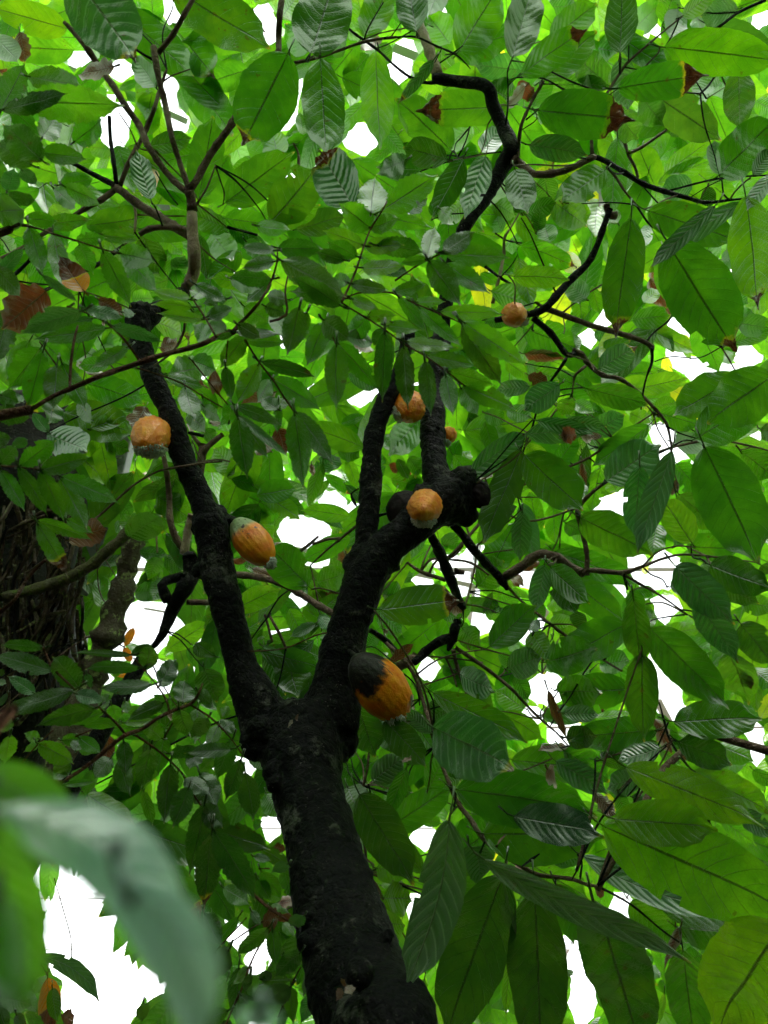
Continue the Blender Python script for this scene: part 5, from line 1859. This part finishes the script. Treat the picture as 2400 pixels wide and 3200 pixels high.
# ------------------------------------------------------------------ cacao pods
PG = 'pods growing on the forked cacao tree'
def pod(label, a, b, width, kind, mould=0., mdir=None, wrinkle=.05, stalk=None, tipk=1.0):
    """a = stalk end, b = tip, as (x, y, depth) in the 1659-wide sheet; width in the same sheet"""
    A = P(a[0] * S2, a[1] * S2, a[2]); Bp = P(b[0] * S2, b[1] * S2, b[2]); ax = Bp - A; L = ax.length; ax.normalize(); s, t = frame(ax); R_ = width * S2 / FPX * (a[2] + b[2]) / 4
    root = thing('cacao_pod', label, 'pod', PG, A); v, f, uvs = [], [], []; nv, nu = 44, 60; sd = rnd() * 50
    for i in range(nv + 1):
        q = i / nv; prof = max(0., math.sin(math.pi * min(1, q * .94 + .03))) ** .62
        if q > .82: prof *= 1 - ((q - .82) / .18) ** 1.6 * .62 * tipk
        if q < .05: prof *= .5 + q * 10
        for j in range(nu):
            an = 2 * math.pi * j / nu; d = s * math.cos(an) + t * math.sin(an)
            rid = 1 + .030 * math.cos(an * 10) - .075 * (abs(math.cos(an * 5)) ** 8)
            wr = 1 + wrinkle * .8 * noise.noise(Vector((math.cos(an) * 3.2, math.sin(an) * 3.2, q * 6 + sd))) * 1.6 + wrinkle * .8 * noise.noise(Vector((math.cos(an) * 8, math.sin(an) * 8, q * 14 + sd)))
            v.append(A + ax * (L * q) + d * (R_ * prof * (1 + (rid - 1) * min(1, prof * 1.4)) * wr)); uvs.append((j / nu, q))
        if i:
            o = (i - 1) * nu
            for j in range(nu): f.append((o + j, o + nu + j, o + nu + (j + 1) % nu, o + (j + 1) % nu))
    f.append(tuple(range(nu))); f.append(tuple(reversed(range(nv * nu, nv * nu + nu))))
    o = mesh('shell', v, f, PODM[kind]); uvl = o.data.uv_layers.new(name='UVMap'); li = np.empty(len(o.data.loops), dtype=np.int32); o.data.loops.foreach_get('vertex_index', li)
    uvl.data.foreach_set('uv', np.asarray(uvs, dtype=np.float32)[li].ravel()); parent_at(o, root)
    if stalk:
        Sx = P(stalk[0] * S2, stalk[1] * S2, stalk[2]); st = mesh('stalk', *tube_geo(smooth_path([(Sx, .007), ((Sx + A) * .5 + Vector((0, 0, .008)), .005), (A + ax * .01, .007)], .006), 8, .15), BARK); parent_at(st, root)
    if mould:
        md = (Vector(mdir[0] * RT + mdir[1] * UP - .35 * FW)).normalized(); mv, mf = [], []
        c = (A + Bp) / 2
        cand = [i for i in range(len(v)) if (v[i] - c).normalized().dot(md) > 1 - mould]
        random.shuffle(cand)
        for i in cand[:900]:
            p = v[i]; nrm = (p - c).normalized(); ed = ((p - c).normalized().dot(md) - (1 - mould)) / mould
            if rnd() > .35 + ed: continue
            h = U(.002, .0065) * (1.5 if ed > .3 else .8); w_ = U(.0008, .0022); tip = p + nrm * h + Vector((U(-1, 1), U(-1, 1), -abs(U(0, 2)))) * .0022; s1, t1 = frame(nrm); o2 = len(mv)
            for k in range(4): mv.append(p - nrm * .002 + (s1 * math.cos(k * 1.57) + t1 * math.sin(k * 1.57)) * w_ * 1.5)
            for k in range(4): mv.append(tip + (s1 * math.cos(k * 1.57) + t1 * math.sin(k * 1.57)) * w_ * .8)
            mf += [(o2 + k, o2 + (k + 1) % 4, o2 + 4 + (k + 1) % 4, o2 + 4 + k) for k in range(4)] + [(o2 + 4, o2 + 5, o2 + 6, o2 + 7)]
        mo = mesh('mould', mv, mf, MOULD); parent_at(mo, root)
    return root
pod('wrinkled orange pod with mould beard beside the upper left limb', (340, 925, 2.02), (312, 958, 1.84), 84 , 'orange', .36, (.15, -1), .06, (372, 930, 2.03), .35)
pod('orange pod with green shoulder and black cracks on the left limb', (506, 1124, 1.92), (588, 1220, 1.86), 78, 'green', .035, (.8, -.8), .02, (490, 1130, 1.97), 1.)
pod('round orange pod with frayed grey underside on the knotted right limb', (925, 1085, 1.93), (911, 1104, 1.74), 76, 'orange', .30, (-.1, -1), .06, (935, 1085, 1.94), .35)
pod('largest pod, half black and half orange, on the middle limb', (764, 1416, 1.64), (882, 1556, 1.62), 114, 'half', .05, (.5, -1), .022, (748, 1412, 1.84), 1.15)
pod('orange pod half hidden by leaflets between the two upright branches', (892, 866, 2.1), (878, 892, 2.0), 70, 'orange', .14, (-1, -.6), .07, (925, 850, 2.1), .4)
pod('small orange pod peeping out behind the upright branch', (965, 932, 2.12), (972, 948, 2.08), 38, 'orange', .2, (-.4, -1), .07, (945, 925, 2.05), .4)
pod('small pale orange pod at the end of the thick twig at right', (1098, 676, 2.14), (1124, 684, 2.04), 53, 'orange', .06, (.8, -.7), .07, (1140, 676, 2.18), .4)
pod('black shrivelled pod left of the frayed orange one', (892, 1070, 2.0), (852, 1130, 1.93), 76, 'black', 0, None, .06, (915, 1075, 1.98), 1.)
pod('black broken pod jutting right of the knotted limb', (1010, 1040, 2.0), (1056, 1092, 1.93), 56, 'black', 0, None, .10, (1000, 1050, 1.98), 1.)
# ------------------------------------------------------------------ old rotten trunk with roots, concrete pillar
def Q(x, y, d): return P(x * S2, y * S2, d)
ob = Vector(old.location)
pts = [(Q(-640, 2300, 2.5), .36), (Q(-400, 2000, 2.65), .35), (Q(-235, 1790, 2.8), .34), (Q(-115, 1620, 2.9), .33), (Q(-25, 1450, 3.0), .30), (Q(15, 1250, 3.1), .27), (Q(45, 1080, 3.2), .24), (Q(70, 900, 3.4), .20)]
ob2 = pts[0][0].copy(); ob2.z = 0; old.location = ob2
pts = [(ob2 + Vector((0, 0, -.1)), .42)] + pts
o = mesh('trunk', *tube_geo(smooth_path(pts, .05), 40, .12), BARKO); parent_at(o, old)
for i in range(120):      # hanging and crossing roots
    x = U(-20, 190); y = U(1060, 1420); pp = []; d = 2.62 + U(-.05, .05); vx = U(-35, 10)
    n = int(U(3, 6))
    for k in range(n): pp.append(Q(x + (vx * k + U(-9, 9)) * 1., y + 55 * k + U(-14, 14), d + U(-.03, .03)))
    strand('root', pp, U(.0025, .008), random.choice((ROOT, ROOT, BARKO, LICH)), old)
for i in range(12):
    x = U(-10, 60); y = U(1080, 1500); strand('root', [Q(x + 45 * k, y - 22 * k + U(-9, 9), 2.6 + U(-.03, .03)) for k in range(int(U(3, 5)))], U(.003, .009), random.choice((ROOT, LICH)), old)
o = mesh('mossy_branch', *tube_geo(smooth_path([(Q(0, 1290, 2.55), .013), (Q(80, 1272, 2.55), .018), (Q(150, 1248, 2.55), .021), (Q(205, 1215, 2.55), .019), (Q(245, 1180, 2.55), .018), (Q(300, 1130, 2.6), .02)], .02), 14, .2), MOSS); parent_at(o, old)
o = mesh('bark_slab', *tube_geo(smooth_path([(Q(300, 1130, 2.66), .03), (Q(255, 1300, 2.62), .04), (Q(225, 1400, 2.6), .045), (Q(195, 1470, 2.6), .05), (Q(160, 1580, 2.55), .05), (Q(125, 1700, 2.5), .05)], .02), 14, .35), LICH); parent_at(o, old)
pl = thing('concrete_pillar', 'smooth grey concrete pillar behind the rotten trunk', 'pillar')
ta, tb = P(330, 1440, 3.7), P(30, 2620, 3.25); dv = (tb - ta).normalized(); tb2 = tb + dv * ((tb.z + .05) / max(.05, -dv.z)); s, t = frame(dv)
hw = .105; V = []; 
for p in (ta - dv * 1.5, tb2):
    for a, b in ((-1, -1), (1, -1), (1, 1), (-1, 1)): V.append(p + s * a * hw + t * b * hw)
pl.location = tb2; o = mesh('shaft', V, [(0, 1, 2, 3), (7, 6, 5, 4), (0, 4, 5, 1), (1, 5, 6, 2), (2, 6, 7, 3), (3, 7, 4, 0)], CONC, None, False); parent_at(o, pl)
bv = o.modifiers.new('edge', 'BEVEL'); bv.width = .012; bv.segments = 2
# dry shreds and litter caught on the trunk
for (x, y, d) in ((628, 2260 / S2, 1.62),):
    pass
for i, (x, y, d) in enumerate([(632, 1555, 1.66), (640, 1545, 1.66), (745, 2118, 1.0), (752, 2128, 1.0), (738, 2135, 1.0), (1012, 1395, 2.1), (390, 940, 1.98)]):
    B = Q(x, y, d); T = Q(x + U(-12, 12), y + U(10, 26), d + U(-.01, .02)); leaf_obj(main, B, T, .006, 'b', False, 0., nu=2, nv=8, petiole=False, roll=U(-.5, .5))
strand('shred', [Q(408, 935, 1.99), Q(425, 938, 1.97), Q(440, 942, 1.97)], .006, BARK, main)
# ------------------------------------------------------------------ greenhouse over the garden
gh = thing('greenhouse', 'glass roof on grey steel beams glimpsed through the leaves', 'greenhouse', None, (0, 4, 0))
def box(name, c, sx, sy, sz, mat, par, rot=0.):
    V = [Vector((a * sx / 2, b * sy / 2, e * sz / 2)) for e in (-1, 1) for a, b in ((-1, -1), (1, -1), (1, 1), (-1, 1))]; R3 = Matrix.Rotation(rot, 3, 'Z')
    o = mesh(name, [R3 @ v_ + Vector(c) for v_ in V], [(3, 2, 1, 0), (4, 5, 6, 7), (0, 1, 5, 4), (1, 2, 6, 5), (2, 3, 7, 6), (3, 0, 4, 7)], mat, None, False); return parent_at(o, par)
ZR = 6.6
for i in range(-3, 5):
    for j in range(-2, 6):
        box('pane', (i * 3.0 - .6, j * 3.0 + 1.2, ZR + .10), 2.92, 2.92, .01, GLASS, gh)
for i in range(-4, 5): box('rafter', (i * 3.0 + .9, 7.0, ZR), .07, 24.5, .16, STEEL, gh)
for j in range(-3, 6): box('purlin', (0, j * 3.0 + 2.7, ZR - .14), 26, .06, .10, STEEL, gh)
for x in (-12.5, 12.5):
    for y in (-4.5, 1.5, 7.5, 13.5, 18.5): box('post', (x, y, ZR / 2 - .1), .14, .14, ZR - .2, STEEL, gh)
def beam(a, b, wpx, z, mat=STEEL, name='beam'):
    """straight roof member whose ends lie on the level z below the roof"""
    pa, pb = [], []
    for (x, y), out in ((a, pa), (b, pb)):
        r = (P(x, y, 1) - CAM); k = (z - CAM.z) / r.z; out.append(CAM + r * k)
    A, B = pa[0], pb[0]; e = (B - A); ctr = (A + B) / 2; ln_ = e.length * 1.25; w_ = wpx / FPX * ((ctr - CAM).dot(FW))
    box(name, ctr, ln_, w_, w_ * .9, mat, gh, math.atan2(e.y, e.x))
beam((228, 216), (548, 360), 20, 6.25); beam((1180, 125), (1330, 185), 26, 6.3); beam((890, 1700), (1470, 1822), 22, 5.9); beam((2057, 2190), (2110, 2290), 26, 5.6)
beam((1715, 1915), (1785, 2130), 34, 6.0); beam((620, 1925), (470, 1900), 12, 5.4)
# ------------------------------------------------------------------ unseen leaf masses added all round to block skylight: canopy beside and behind, undergrowth low down
def mass(name, n, lo, hi, rlo, rhi, size, tone, keep):
    rng = np.random.default_rng(5); V = []; F = []; T_ = []; Dd = []; UV = []; t, d = TONE[tone]
    for i in range(n):
        for k in range(20):
            az = U(0, 2 * math.pi); el = math.asin(U(math.sin(lo), math.sin(hi))); dr = Vector((math.sin(az) * math.cos(el), math.cos(az) * math.cos(el), math.sin(el)))
            f = dr.dot(FW); out = f < .2
            if not out:
                x = dr.dot(RT) / f * FPX + 1200; y = 1600 - dr.dot(UP) / f * FPX; out = x < -330 or x > 2730 or y < -420 or y > 3620
            if out: break
        c = CAM + dr * U(rlo, rhi)
        if keep and noise.noise(c * .9) < keep: continue
        if c.z < .05: continue
        a = Vector((U(-1, 1), U(-1, 1), U(-.9, .2))).normalized(); s_ = a.cross(dr + Vector((U(-.6, .6), U(-.6, .6), U(-.6, .6)))).normalized(); L = size * U(.7, 1.3); w_ = L * .21; o = len(V)
        b = c - a * L * .5; nrm = a.cross(s_)
        V += [b, b + a * L * .3 + s_ * w_ - nrm * w_ * .3, b + a * L * .3, b + a * L * .3 - s_ * w_ - nrm * w_ * .3, b + a * L * .7 + s_ * w_ * .8 - nrm * w_ * .3, b + a * L * .7, b + a * L * .7 - s_ * w_ * .8 - nrm * w_ * .3, b + a * L]
        F += [(o, o + 2, o + 1), (o, o + 3, o + 2), (o + 1, o + 2, o + 5, o + 4), (o + 2, o + 3, o + 6, o + 5), (o + 4, o + 5, o + 7), (o + 5, o + 6, o + 7)]
        UV += [(.5, 0), (0, .3), (.5, .3), (1, .3), (.1, .7), (.5, .7), (.9, .7), (.5, 1)]; T_ += [vary(t)] * 8; Dd += [vary(d)] * 8
    o = mesh(name, V, F, LEAF); leaf_attrs(o.data, UV, T_, Dd, [(0, .3, .2)] * len(V)); o['kind'] = 'stuff'; return o
mass('undergrowth_blocker', 15000, math.radians(-16), math.radians(24), 3.4, 6.5, .42, 'd', None)
mass('outer_foliage_blocker', 16000, math.radians(20), math.radians(90), 3.2, 6.0, .27, 'g', -.13)
# ------------------------------------------------------------------ ground
g = mesh('ground', [(-60, -60, 0), (60, -60, 0), (60, 60, 0), (-60, 60, 0)], [(0, 1, 2, 3)], SOIL, None, False); g['kind'] = 'structure'
